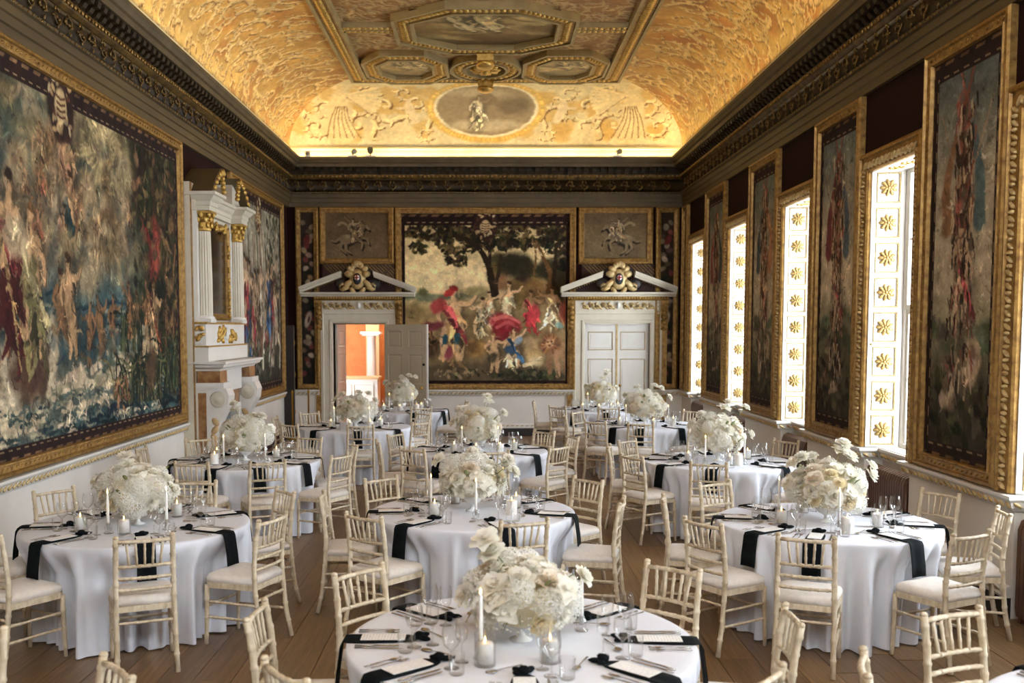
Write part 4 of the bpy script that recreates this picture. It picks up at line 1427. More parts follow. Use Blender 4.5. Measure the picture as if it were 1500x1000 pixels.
for i, yc in enumerate(WIN_Y):
    w = place('window_%d' % (i + 1), None, None, (XR, yc, SILL), **ST)
    place('surround', SU_ME, w, (0, 0, 0))
    place('leaf_ornament', SO_ME, w, (0, 0, 0))
    place('head_panel', HD_ME, w, (0, 0, HEAD - SILL))
    place('head_ornament', HO_ME, w, (0, 0, HEAD - SILL))
    place('sill', SI_ME, w, (0, 0, 0))
    place('window_frame', SA_ME, w, (DEP + .05, 0, 0))
    for k, z in ((0, 0), (1, SHH / 2)):
        s_ = place('sash', SS_ME, w, (DEP + .05 - .02 * k, 0, z))
        for a in range(3):
            for b in range(2):
                place('pane', PA_ME, s_, (0, -HD + .1 + PW * (a + .5), .05 + PHH * (b + .5)))
    for far in (0, 1):
        if far:
            s_ = place('shutter', SH_ME, w, (DEP, HD, 0), (0, 0, PI - th))
        else:
            s_ = place('shutter', SH_ME, w, (0, -HW, 0), (0, 0, th))
        for k in range(8):
            place('panel_moulding', PM_ME, s_, (0, 0, k * PH))
            place('rosette', RO_ME, s_, (SW / 2, 0, (k + .5) * PH))
        MB().ell((0, 0, 0), (.012, .02, .012), 6, 4).build('knob', M['brass'], s_, ((SW - .03) if far else .03, .03, 3 * PH))
# ================================================================== hangings, doors, chimneypiece, radiators
UX, UY = (1, 0, 0), (0, 1, 0)
NL, NR, NB = (1, 0, 0), (-1, 0, 0), (0, -1, 0)
FB, FT = .98, 4.715                                         # bottom and top of the wall frames
G = 'tapestry'
tapestry_thing('framed_tapestry', 'large gilt-framed sea tapestry with a trident bearer, clouds and reeds on the dado wall', G, (XL, 5.95, FB), UY, Z3, NL, 7.48, FT - FB, .13, sea_picture(), step=.085)
pic = Paint(200, 170, 4.3 / 3.5, 77)
pic.grad([(0, (.50, .48, .40)), (.3, (.62, .58, .48)), (.55, (.46, .40, .31)), (.8, (.26, .24, .19)), (1, (.18, .17, .14))])
pic.im *= (.75 + .5 * pic.fbm(5, 4))[..., None]
for k in range(60):
    x_ = pic.ar * pic.r.random()
    pic.line([(x_, .1 + .4 * pic.r.random()), (x_ + .03, .4 + .3 * pic.r.random()), (x_ - .02, .7 + .2 * pic.r.random())], .012, .02, pic.v(pic.r.choice([(.72, .68, .58), (.3, .27, .2), (.56, .48, .38), (.5, .34, .28)]), .15), .75)
for k in range(16):
    pic.figure(pic.ar * (.08 + .84 * pic.r.random()), .62 + .2 * pic.r.random(), .3 + .1 * pic.r.random(), pic.r.choice([(.72, .66, .55), (.52, .2, .2), (.2, .32, .46), (.5, .42, .3)]), None, SK, (pic.r.random() - .5) * .3)
pic.leaves(1.0, .25, .25, .25, 120, [(.16, .16, .11), (.3, .28, .2)], .02)
pic.leaves(.5, .85, .5, .12, 120, [(.14, .17, .13), (.3, .3, .22), (.5, .48, .4)], .02)
pic.dabs(1200, .014, .005)
border(pic, (.045, .06, .05), BORD)
arms(pic, pic.ar / 2, .09, .1)
tapestry_thing('framed_tapestry', 'gilt-framed tapestry of pale crowded figures beyond the white chimneypiece', G, (XL, 15.95, FB), UY, Z3, NL, 4.05, FT - FB, .13, pic.done(.14), step=.085)
tapestry_thing('framed_tapestry', 'wide end-wall tapestry of a tree, red-draped figures and a lion between two doors', G, (-1.90, YB, FB - .02), UX, Z3, NB, 3.72, FT - FB + .02, .13, hunt_picture(), step=.085)
LAB = {1: 'tall trophy tapestry first along the window wall, beside the first radiator in view', 2: 'tall trophy tapestry second along the window wall, past the first radiator in view',
       3: 'tall trophy tapestry third along the window wall, beyond two bright windows', 4: 'tall trophy tapestry fourth along the window wall, last before the corner strip', 0: 'tall trophy tapestry on the window wall level with the camera'}
for k in range(5):
    yc = 5.475 + 3.05 * k
    t = tapestry_thing('trophy_tapestry', LAB[k], G, (XR, yc + .745, FB), (0, -1, 0), Z3, NR, 1.49, FT - FB, .13, trophy_picture(50 + k, k), step=.08)
    t['group'] = 'trophy tapestries between the windows'
tapestry_thing('tapestry_strip', 'slim dark tapestry strip in the corner after the last window', G, (XR, YB - .1, FB), (0, -1, 0), Z3, NR, .5, FT - FB, .1, strip_picture(66), step=.08)
tapestry_thing('tapestry_strip', 'slim dark tapestry strip with a pale lute beside the open door', G, (-3.95, YB, FB), UX, Z3, NB, .48, FT - FB, .11, strip_picture(67), step=.08)
tapestry_thing('tapestry_strip', 'slim dark tapestry strip with ribbons beside the closed double doors', G, (3.46, YB, FB), UX, Z3, NB, .48, FT - FB, .11, strip_picture(68), step=.08)
tapestry_thing('overdoor_painting', 'brown monochrome painting of a rider on a leaping horse above the open door', 'painting', (-3.45, YB, 3.56), UX, Z3, NB, 1.53, 1.155, .12, rider_picture(71, False), step=.08)
tapestry_thing('overdoor_painting', 'brown monochrome painting of a horse rearing above the closed double doors', 'painting', (1.87, YB, 3.56), UX, Z3, NB, 1.53, 1.155, .12, rider_picture(72, True), step=.08)


def doorcase(name, cx, d, half):
    """white doorcase with gilt frieze, consoles and broken pediment"""
    r = place(name, None, None, (cx, YB, 0), **ST)
    hw = (d[1] - d[0]) / 2
    cas = MB().arch([(0, 0), (0, .05), (.05, .055), (.06, .04), (.17, .035), (.19, .055), (.235, .05), (.25, .02), (.25, -.3), (.27, -.3)], (-hw - .25, 0, 0), UX, Z3, NB, 2 * hw + .5, DH + .25)
    cas.build('casing', M['stone_paint'], r)
    e = hw + .27
    f = MB().box(-e, e, -.06, 0, DH + .25, DH + .47)
    f.build('frieze', M['stone_paint'], r)
    m_ = MB()
    for s_ in (-1, 1):
        for k in range(5):
            x0 = s_ * (.16 + .13 * k)
            if abs(x0) > e - .05:
                break
            pts = [(x0 + .055 * math.cos(a * .9) * (1 - .1 * a), -.075, DH + .36 + .06 * math.sin(a * .9) * (1 - .1 * a) * (1 if k % 2 else -1)) for a in range(6)]
            m_.tube(pts, [.026, .024, .022, .02, .017, .014], 5)
            m_.ell((x0 + .02, -.075, DH + .36), (.034, .02, .03), 6, 4)
            m_.ell((x0 + .06, -.075, DH + .32), (.05, .018, .024), 5, 4, 0, Matrix.Rotation(.7, 3, 'Y'))
            m_.ell((x0 - .03, -.075, DH + .41), (.045, .018, .022), 5, 4, 0, Matrix.Rotation(-.6, 3, 'Y'))
    m_.build('gilt_scrollwork', M['gilt_pale'], r)
    MB().ell((0, -.08, DH + .37), (.05, .03, .07), 8, 6).ell((0, -.1, DH + .38), (.03, .03, .04), 8, 6).build('mask', M['marble'], r)
    for s_ in (-1, 1):
        c = s_ * (e + .02)
        m_ = MB().prism([(0, DH + .47), (0, DH - .12), (.04, DH - .16), (.07, DH - .1), (.05, DH + .1), (.1, DH + .3), (.14, DH + .42), (.14, DH + .47)], (c - .075, 0, 0), (0, -1, 0), Z3, (.15, 0, 0))
        for k in range(6):
            m_.ell((c, -.06 - .012 * k, DH - .08 + .1 * k), (.06, .03, .05), 6, 4)
        m_.build('console', M['gilt'], r)
        MB().box(c - .07, c + .07, -.035, 0, .28, DH - .16).build('pilaster', M['gilt'], r)
    z0 = DH + .47
    MB().run([(0, 0), (.1, 0), (.12, .03), (.15, .05), (.15, .08), (0, .08)], (-e - .1, 0, z0), (e + .1, 0, z0), NB).build('dentil_band', M['gilt'], r)
    m_ = MB()
    bumps(m_, (-e - .1, -.15, z0 + .05), (e + .1, -.15, z0 + .05), NB, Z3, .055, (.018, .022, .012), 0)
    m_.build('dentil', M['gilt_bright'], r, kind='stuff')
    z1 = z0 + .08
    W_ = half
    MB().run([(0, 0), (.2, 0), (.22, .03), (.27, .05), (.28, .085), (0, .085)], (-W_, 0, z1), (W_, 0, z1), NB).build('cornice', M['stone_paint'], r)
    z2 = z1 + .085
    rise = .43
    for s_ in (-1, 1):
        a, b = (s_ * (W_ + .02), z2 - .01), (s_ * .33, z2 + rise * (1 - .33 / W_))
        dx, dz = b[0] - a[0], b[1] - a[1]
        m_ = MB()
        for (o0, o1, p) in ((0, .045, .2), (.045, .085, .26), (.085, .12, .3)):
            m_.prism([(a[0], a[1] + o0), (b[0], b[1] + o0), (b[0], b[1] + o1), (a[0], a[1] + o1)], (0, 0, 0), UX, Z3, (0, -p, 0))
        m_.build('raking_cornice', M['stone_paint'], r)
        m_ = MB()
        bumps(m_, (a[0] + dx * .14, -.12, a[1] + dz * .14 - .025), (b[0], -.12, b[1] - .025), NB, Vector((-dz * s_, 0, dx * s_)), .05, (.017, .02, .03), 0)
        m_.build('raking_dentil', M['gilt'], r, kind='stuff')
    MB().prism([(-W_ * .9, z2), (W_ * .9, z2), (.3, z2 + rise * .78), (-.3, z2 + rise * .78)], (0, 0, 0), UX, Z3, (0, -.03, 0)).build('tympanum', M['maroon_band'], r)
    c = MB()                                                 # gilt cartouche with scrolls and a shell crown
    cz = z2 + .27
    c.ell((0, -.18, cz), (.17, .07, .22), 10, 8)
    for s_ in (-1, 1):
        for k, (x, z, a, b) in enumerate(((.2, -.1, .13, .06), (.26, -.19, .1, .05), (.17, .1, .1, .07), (.14, .2, .09, .06), (.1, -.24, .1, .05))):
            c.ell((s_ * x, -.2, cz + z), (a, .05, b), 8, 5, 0, Matrix.Rotation(s_ * (.7 - .4 * k), 3, 'Y'))
        pts = [(s_ * (.3 + .07 * math.cos(t)), -.2, cz - .17 + .07 * math.sin(t)) for t in (2.4, 1.4, .4, -.6, -1.6, -2.4)]
        c.tube(pts, [.03, .03, .026, .022, .018, .012], 6)
    for k in range(5):
        a = PI * (.2 + .15 * k)
        c.ell((.1 * math.cos(a), -.2, cz + .22 + .08 * math.sin(a)), (.05, .05, .07), 6, 5)
    c.build('cartouche', M['gilt_pale'], r)
    m_ = MB()
    for s_ in (-1, 1):
        m_.ell((s_ * .34, -.14, cz - .1), (.14, .04, .12), 8, 5)
        m_.ell((s_ * .2, -.15, cz + .14), (.1, .04, .1), 8, 5)
    m_.build('dark_drapery', M['black_plinth'], r)
    k = MB().ell((0, -.25, cz), (.085, .035, .12), 10, 8).build('shield', M['ink'], r)
    MB().ell((0, -.28, cz + .025), (.055, .02, .055), 10, 6).build('shield_disc', M['wax'], k)
    MB().box(-.012, .012, -.306, -.29, cz - .03, cz + .08).box(-.05, .05, -.306, -.29, cz + .013, cz + .037).build('shield_cross', M['red'], k)
    m_ = MB()                                                 # lattice panel above the pediment
    m_.box(-.74, .74, -.02, 0, z2, 3.55)
    m_.build('lattice_ground', M['maroon_band'], r)
    m_ = MB()
    x = -.74
    while x < .74:
        z_hi, x_lo = 3.55, x
        h = min(3.55 - z2, (.74 - x) * 1.0)
        if h > .06:
            m_.obox((x, -.028, 3.55), (h, 0, -h), (.016, 0, .016), (0, .01, 0))
        x += .075
    m_.build('lattice', M['gilt_dark'], r, kind='stuff')
    return r


M['red'] = basic('red', hexc('A3262B'), .5)


def door_leaf(name, parent, loc, rz, w, h, cols, rows, mat, bead=None):
    """leaf with raised stiles and moulded panels; rows = [(z0, z1)]"""
    m_ = MB().box(0, w, -.018, .018, .01, h)
    lf = m_.build(name, mat, parent, loc, (0, 0, rz))
    cw = w / cols
    for sgn in (-1, 1):
        s = MB()
        s.box(0, w, min(sgn * .018, sgn * .03), max(sgn * .018, sgn * .03), .01, rows[0][0])
        for i, (a, b) in enumerate(rows):
            nb = rows[i + 1][0] if i + 1 < len(rows) else h
            s.box(0, w, min(sgn * .018, sgn * .03), max(sgn * .018, sgn * .03), b, nb)
            for c in range(cols + 1):
                x0, x1 = max(0, c * cw - .06), min(w, c * cw + .06)
                s.box(x0, x1, min(sgn * .018, sgn * .03), max(sgn * .018, sgn * .03), a, b)
        s.build('stile_frame', mat, lf)
    for a, b in rows:
        for c in range(cols):
            for sgn in (-1, 1):
                g = MB()
                x0, x1 = c * cw + (.06), (c + 1) * cw - .06
                g.ring([(0, .018), (0, .034), (.012, .036), (.024, .022), (.05, .02), (.06, .027), (.07, .027)], (x0, 0, a), UX, Z3, (0, sgn, 0), x1 - x0, b - a)
                g.add([(x0 + .07, sgn * .027, a + .07), (x1 - .07, sgn * .027, a + .07), (x1 - .07, sgn * .027, b - .07), (x0 + .07, sgn * .027, b - .07)], [(0, 1, 2, 3)], 0, False)
                g.build('panel', mat, lf)
                if bead:
                    MB().ring([(.008, .03), (.012, .04), (.022, .04), (.026, .022)], (x0, 0, a), UX, Z3, (0, sgn, 0), x1 - x0, b - a).build('gilt_bead', bead, lf)
    return lf


def knob(parent, x, z, sgn, mat='brass'):
    MB().lathe([(0, 0), (.03, 0), (.03, .006), (.012, .01), (.012, .03), (.026, .045), (.026, .06), (0, .07)], 10).build('knob', M[mat], parent, (x, sgn * .03, z), (sgn * -PI / 2, 0, 0))


RW = [(.22, .42), (.55, 1.62), (1.78, 2.18)]
d1 = doorcase('door_1', (D1[0] + D1[1]) / 2, D1, 1.17)
l1 = door_leaf('leaf', d1, ((D1[1] - D1[0]) / 2 + .0, -.07, 0), math.radians(-14), .90, DH - .02, 2, [(.2, .95), (1.08, 1.72), (1.84, 2.2)], M['door_grey'])
MB().box(.9, .93, -.03, .03, .01, DH - .02).build('white_edge', M['white_paint'], l1)  # free edge of the grey leaf, in white paint
knob(l1, .8, 1.02, -1)
MB().ell((.85, -.035, 1.5), (.03, .012, .03), 10, 6).build('escutcheon', M['black_iron'], l1)
l2 = door_leaf('leaf', d1, (-(D1[1] - D1[0]) / 2 + .01, .34, 0), math.radians(79), .55, DH - .02, 1, [(.2, .95), (1.08, 1.72), (1.84, 2.2)], M['white_paint'])
for z in (.3, 1.2, 2.05):
    MB().box(.54, .57, -.025, .025, z, z + .1).build('hinge', M['brass'], l2)
d2 = doorcase('door_2', (D2[0] + D2[1]) / 2, D2, 1.17)
hw2 = (D2[1] - D2[0]) / 2
for s_ in (0, 1):
    lf = door_leaf('leaf', d2, (-hw2 + .005 + s_ * hw2, .1, 0), 0, hw2 - .01, DH - .005, 1, RW, M['white_paint'], M['gilt_rosette'])
MB().box(-.02, .02, .06, .075, .02, DH - .01).build('meeting_bead', M['gilt_pale'], d2)
knob(lf, .07, 1.05, -1)
# --- jib door standing ajar in the long wall near the corner
d3 = place('door_3', MB().box(0, .20, -.022, .022, .02, 2.28).mesh('door_3', M['door_grey']), None, (XL, 20.22, 0), **ST)
MB().box(.0, .205, -.1, -.024, .0, 2.3).build('dark_opening_strip', M['black_plinth'], d3)  # black strip standing in for the shade of the door opening
for z in (.5, 1.25, 1.9):
    MB().box(.2, .21, -.02, .02, z, z + .1).ell((.21, 0, z + .05), (.012, .02, .02), 6, 4).build('hinge', M['brass'], d3)
# --- anteroom beyond the open door
MB().box(-5.2, -.6, YB + .32, 24.9, -.12, -.004).build('floor_2', M['tan'], **ST)
MB().box(-5.2, -.6, YB + .32, 24.9, 3.6, 3.75).build('ceiling_2', M['white_paint'], **ST)
MB().box(-5.2, -.6, 24.7, 24.9, 0, 3.6).box(-5.35, -5.2, YB + .32, 24.9, 0, 3.6).box(-.6, -.45, YB + .32, 24.9, 0, 3.6).build('wall_2', M['orange_wall'], **ST)
an = MB().box(-2.98, -2.66, 24.45, 24.7, 0, 3.6).box(-2.26, -2.02, 24.4, 24.7, 0, 3.6, 1)
an.build('trim_7', [M['tan'], M['white_paint']], **ST)
pc = thing('panelled_counter', 'white panelled counter with a tan top seen through the open door', 'counter', (-3.05, 22.9, 0))
MB().box(-.55, .55, -.3, .3, 0, 1.08).build('body', M['white_paint'], pc)
MB().box(-.58, .58, -.33, .33, 1.08, 1.13).build('top', M['tan'], pc)
for k in range(2):
    MB().ring([(0, 0), (0, .02), (.02, .022), (.03, .008), (.03, 0)], (-.5 + .5 * k, -.3, .12), UX, Z3, NB, .46, .86).build('panel', M['white_paint'], pc)
co = thing('white_column', 'white column with a flat capital behind the counter through the door', 'column', (-2.78, 23.9, 0))
MB().box(-.17, .17, -.17, .17, 0, .25).build('plinth', M['white_paint'], co)
MB().lathe([(.15, .25), (.16, .29), (.13, .33), (.12, .6), (.105, 2.0), (.12, 2.03), (.11, 2.06)], 20).build('shaft', M['white_paint'], co)
MB().box(-.2, .2, -.2, .2, 2.06, 2.1).box(-.24, .24, -.24, .24, 2.1, 2.16).build('capital', M['white_paint'], co)

# --- chimneypiece (x out of the wall, y along it)
cp = thing('chimneypiece', 'white and sienna marble chimneypiece with gilt columns and a broken scroll pediment', 'fireplace', (XL, 14.6, 0))
MB().box(0, .14, -1.15, 1.15, 1.75, 4.2).box(0, .14, -1.15, -.62, 0, 1.76).box(0, .14, .62, 1.15, 0, 1.76).build('breast', M['stone_paint'], cp)
for s_ in (-1, 1):
    MB().box(.1, .15, s_ * 1.11 - .03, s_ * 1.11 + .03, 0, 4.2).build('gilt_edge', M['gilt'], cp)
    MB().box(.14, .3, min(s_ * .66, s_ * .99), max(s_ * .66, s_ * .99), 0, 1.42).build('jamb', M['marble'], cp)
    poly = [(.14, 0), (.42, 0), (.42, .12), (.34, .16), (.34, .5), (.37, .75), (.46, 1.0), (.56, 1.18), (.58, 1.32), (.54, 1.42), (.46, 1.46), (.14, 1.46)]
    MB().prism(poly, (0, s_ * .84 - .16, 0), UX, Z3, (0, .32, 0)).build('console', M['marble'], cp)
    for f in (-1, 1):
        y = s_ * .84 + f * .16
        MB().box(.16, .27, min(y, y + f * .012), max(y, y + f * .012), .15, 1.36).build('sienna_slab', M['sienna'], cp)
        MB().lathe([(0, .018), (.04, .02), (.05, .008), (.07, .016), (.085, .006), (.1, .014), (.11, 0)], 18).build('roundel', M['stone_paint'], cp, (.43, y, 1.27), (-f * PI / 2, 0, 0))
        lf_ = MB()
        for k in range(7):
            lf_.ell((.33 + .02 * k * .5, y, .3 + .11 * k), (.045, .02, .07), 6, 4, 0, Matrix.Rotation(.6 if k % 2 else -.6, 3, 'Y'))
        lf_.build('carved_leaves', M['tan'], cp)
    MB().box(.14, .52, s_ * .84 - .2, s_ * .84 + .2, 1.42, 1.5).build('impost', M['marble'], cp)
    MB().box(.16, .47, s_ * .84 - .18, s_ * .84 + .18, 1.5, 1.66).build('frieze_block', M['sienna'], cp)
MB().box(.14, .32, -.62, .62, 1.12, 1.34).build('sienna_frieze', M['sienna'], cp)
MB().box(.14, .36, -.62, .62, 1.34, 1.66).build('tablet', M['marble'], cp)
MB().arch([(0, 0), (0, .2), (.05, .21), (.06, .19), (.09, .19), (.09, 0)], (.14, -.62, 0), UY, Z3, NL, 1.24, 1.12).build('inner_frame', M['marble'], cp)
MB().box(.14, .2, -.53, .53, 0, 1.03).build('slate_slip', M['slate'], cp)
MB().box(.2, .215, -.36, .36, 0, .72).build('fire_opening', M['soot'], cp)
SHELF = [(0, 0), (.04, 0), (.06, .03), (.11, .05), (.13, .09), (.16, .1), (.16, .13), (0, .13)]
sp = MB()
base = [(0, -1.2), (.38, -1.2), (.38, 1.2), (0, 1.2)]
sp.run(SHELF, (.42, -.98, 1.66), (.42, .98, 1.66), NL, -1, -1).run(SHELF, (0, -.98, 1.66), (.42, -.98, 1.66), (0, -1, 0), 0, -1).run(SHELF, (.42, .98, 1.66), (0, .98, 1.66), (0, 1, 0), -1, 0)
sp.box(0, .44, -1.0, 1.0, 1.66, 1.78)
sp.build('mantel_shelf', M['marble'], cp)
MB().box(0, .34, -1.1, 1.1, 1.79, 2.0).box(0, .3, -1.06, 1.06, 2.0, 2.32).build('overmantel_base', M['white_paint'], cp)
MB().box(0, .345, -1.105, 1.105, 1.985, 2.005).box(0, .325, -1.08, 1.08, 2.3, 2.33).build('gilt_fillet', M['gilt_bright'], cp)
og = MB()
rg = random.Random(3)
for s_ in (-1, 1):
    for k in range(16):
        og.ell((.31, s_ * (.12 + .4 * rg.random()), 2.06 + .18 * rg.random()), (.03, .065, .035), 6, 4, 0, Matrix.Rotation(rg.random() * 3, 3, 'X'))
    for k in range(12):
        og.ell((.06 + .2 * rg.random(), s_ * 1.07, 2.06 + .2 * rg.random()), (.04, .025, .025), 6, 4, 0, Matrix.Rotation(rg.random() * 3, 3, 'Y'))
og.build('gilt_foliage', M['gilt_bright'], cp)
MB().ell((.31, 0, 2.16), (.03, .07, .1), 8, 6).build('mask', M['marble'], cp)
for s_ in (-1, 1):
    yy = s_ * .88
    MB().box(.1, .2, yy - .17, yy + .17, 2.32, 3.84).build('pilaster', M['white_paint'], cp)
    MB().box(.14, .36, yy - .13, yy + .13, 2.32, 2.37).lathe([(.125, 2.37), (.13, 2.39), (.1, 2.42)], 16, (.25, yy, 0)).build('column_base', M['white_paint'], cp)
    v = MB()
    nfl = 16
    prof = []
    for z, r in ((2.41, .1), (2.9, .1), (3.56, .088)):
        prof.append([((.25 + (r if k % 2 == 0 else r * .88) * math.cos(PI * k / nfl)), yy + (r if k % 2 == 0 else r * .88) * math.sin(PI * k / nfl), z) for k in range(2 * nfl)])
    n_ = 2 * nfl
    v.add([q for r_ in prof for q in r_], [(i * n_ + k, i * n_ + (k + 1) % n_, (i + 1) * n_ + (k + 1) % n_, (i + 1) * n_ + k) for i in range(2) for k in range(n_)], 0, False)
    v.build('column_shaft', M['stone_paint'], cp)
    v = MB().lathe([(.085, 3.56), (.1, 3.58), (.095, 3.6), (.09, 3.7), (.13, 3.8), (.0, 3.8)], 14, (.25, yy, 0)).box(.11, .39, yy - .14, yy + .14, 3.8, 3.83)
    for row, (z, r) in enumerate(((3.64, .105), (3.72, .115), (3.78, .135))):
        for k in range(8):
            a = 2 * PI * (k + .5 * (row % 2)) / 8
            v.ell((.25 + r * math.cos(a), yy + r * math.sin(a), z), (.022, .03, .045), 6, 4, 0, Matrix.Rotation(a, 3, 'Z'))
    v.build('capital', M['gilt_bright'], cp)
mf = MB().ring([(0, 0), (0, .06), (.03, .08), (.06, .05), (.09, .06), (.1, 0)], (.14, -.62, 2.36), UY, Z3, NL, 1.24, 1.4)
mf.build('mirror_frame', M['gilt'], cp)
mo = MB()
for k in range(60):
    a = rg.random()
    side = k % 3
    c = (.21, (-.57 if side == 0 else .57) if side < 2 else -.55 + 1.1 * a, 2.42 + 1.28 * a if side < 2 else 3.66 + .1 * rg.random())
    mo.ell(c, (.025, .045, .03), 6, 4, 0, Matrix.Rotation(rg.random() * 3, 3, 'X'))
mo.build('mirror_carving', M['gilt_bright'], cp)
pm_ = murk_picture(5)
place('overmantel_picture', paint_mesh('overmantel_picture', panel_points((.165, -.53, 2.45), UY, Z3, 1.06, 1.22, pm_.shape[1], pm_.shape[0]), pm_, painted_mat('varnished', .15, spec=.6)), cp)
ENT = [(0, 0), (.02, 0), (.02, .06), (.035, .07), (.035, .12), (.07, .15), (.1, .19), (.13, .2), (.13, .24), (0, .24)]
e_ = MB().box(0, .2, -1.1, 1.1, 3.83, 4.07)
e_.run(ENT, (.2, -.7, 3.83), (.2, .7, 3.83), NL)
for s_ in (-1, 1):
    yy = s_ * .88
    e_.box(0, .36, yy - .16, yy + .16, 3.83, 4.0)
    e_.run(ENT, (.36, yy - .16, 3.83), (.36, yy + .16, 3.83), NL, -1, -1)
    for t in (-1, 1):
        e_.run(ENT, (.0, yy + t * .16, 3.83), (.36, yy + t * .16, 3.83), (0, t, 0), 0, -1)
e_.build('entablature', M['stone_paint'], cp)
for s_ in (-1, 1):                                          # the two halves of the scroll pediment
    arc = []
    for k in range(9):
        t = k / 8
        arc.append((s_ * (1.08 - .62 * t), 4.07 + .40 * math.sin(t * PI / 2)))
    poly = arc + [(a - s_ * .02, b - .09) for a, b in arc[::-1]]
    MB().prism(poly, (0.0, 0, 0), UY, Z3, (.42, 0, 0)).build('scroll_pediment', M['umber'], cp)
    MB().prism([(s_ * 1.02, 4.06)] + [(a, b - .06) for a, b in arc[1:]] + [(s_ * .46, 4.06)], (0, 0, 0), UY, Z3, (.3, 0, 0)).build('pediment_face', M['stone_paint'], cp)
    v = MB()
    for k in range(14):
        t = k / 13
        v.ell((.43, s_ * (1.06 - .62 * t), 4.05 + .38 * math.sin(t * PI / 2) - .03 * (k % 2)), (.02, .04, .035), 6, 4)
    for k in range(5):
        v.ell((.4, s_ * (.46 - .02 * k), 4.4 - .06 * k), (.04, .035, .04), 6, 4)
    v.build('gilt_leaf_edge', M['gilt_bright'], cp)

# --- column radiators in the window recesses
RADL = ['ribbed brown radiator under the first window from the camera, mostly out of view', 'ribbed brown radiator recessed under the window beside the first trophy tapestry', 'ribbed brown radiator recessed under the second window past the first trophy tapestry', 'ribbed brown radiator recessed under the third window past the first trophy tapestry', 'ribbed brown radiator recessed under the last window by the end wall']
sec = MB()
prof = [(-.035, .02), (-.042, .08), (-.042, .74), (-.03, .80), (0, .825), (.03, .80), (.042, .74), (.042, .08), (.035, .02)]
sec.prism([(-.075, .05), (-.085, .12), (-.085, .72), (-.06, .79), (0, .82), (.06, .79), (.085, .72), (.085, .12), (.075, .05)], (0, -.021, 0), UX, Z3, (0, .042, 0))
for sx in (-.05, .05):
    sec.tube([(sx, 0, .06), (sx, 0, .76)], .028, 8)
SEC_ME = sec.mesh('section', M['radiator'])
for i, yc in enumerate(WIN_Y):
    if i < 2:
        continue
    t = thing('radiator', RADL[i - 2], 'radiator', (XR + .07, yc, 0), group='radiators under the windows')
    for k in range(17):
        place('section', SEC_ME, t, (0, -.46 + k * .0575, 0))
    for s_ in (-1, 1):
        MB().box(-.06, .06, s_ * .46 - .015, s_ * .46 + .015, 0, .08).build('foot', M['radiator'], t)

# --- brass stanchions by the corner
for k, (x, y) in enumerate(((-3.94, 20.05), (-3.66, 20.3))):
    t = thing('stanchion', ['slim brass stanchion post by the ajar jib door', 'slim brass stanchion post before the lute tapestry strip'][k], 'stanchion', (x, y, 0), group='brass stanchions in the corner')
    MB().lathe([(.15, 0), (.15, .012), (.05, .03), (.02, .05), (0, .05)], 18).build('base', M['brass'], t)
    MB().lathe([(.017, .03), (.017, .93), (.024, .94), (.024, .97), (.012, .985), (0, 1.0)], 12).build('post', M['brass'], t)

# --- small devices standing on the end cornice lip
zc, yc_ = 5.686, YB - .335


def device_camera(x, lab):
    t = thing('security_camera', lab, 'camera', (x, yc_, zc))
    MB().box(-.05, .05, -.01, .03, 0, .12).build('housing', M['white_paint'], t)
    MB().ell((.0, -.03, .06), (.04, .035, .04), 10, 7).build('dome', M['lens_grey'], t)
    MB().ell((.0, -.058, .06), (.016, .012, .016), 8, 5).build('lens', M['black_iron'], t)


device_camera(-3.62, 'white corner security camera on the end cornice above the open door')
for x, lab in ((-2.72, 'small grey spotlight on the end cornice above the open door'), (2.62, 'small grey spotlight on the end cornice above the double doors')):
    t = thing('spotlight', lab, 'spotlight', (x, yc_, zc))
    MB().box(-.09, .09, -.01, .05, 0, .03).build('base', M['white_paint'], t)
    MB().box(-.01, .02, 0, .03, .03, .08).build('arm', M['lens_grey'], t)
    MB().lathe([(.0, -.05), (.045, -.05), (.055, .04), (.045, .05), (.0, .035)], 12).build('head', M['lens_grey'], t, (.03, 0, .1), (PI / 2, 0, .5))
t = thing('alarm_sensor', 'dark heart-shaped alarm sensor beside the spotlight on the end cornice', 'sensor', (-2.36, yc_, zc))
MB().box(-.1, .1, -.01, .05, 0, .03).build('base', M['white_paint'], t)
MB().prism([(0, .03), (.05, .09), (.06, .15), (.04, .19), (-.04, .19), (-.06, .15), (-.05, .09)], (0, -.02, 0), UX, Z3, (0, .04, 0)).ell((0, -.03, .13), (.02, .015, .02), 8, 5).build('body', M['stem_brown'], t)
# ================================================================== tables, chairs and what stands on them
TZ, TR = .768, .83
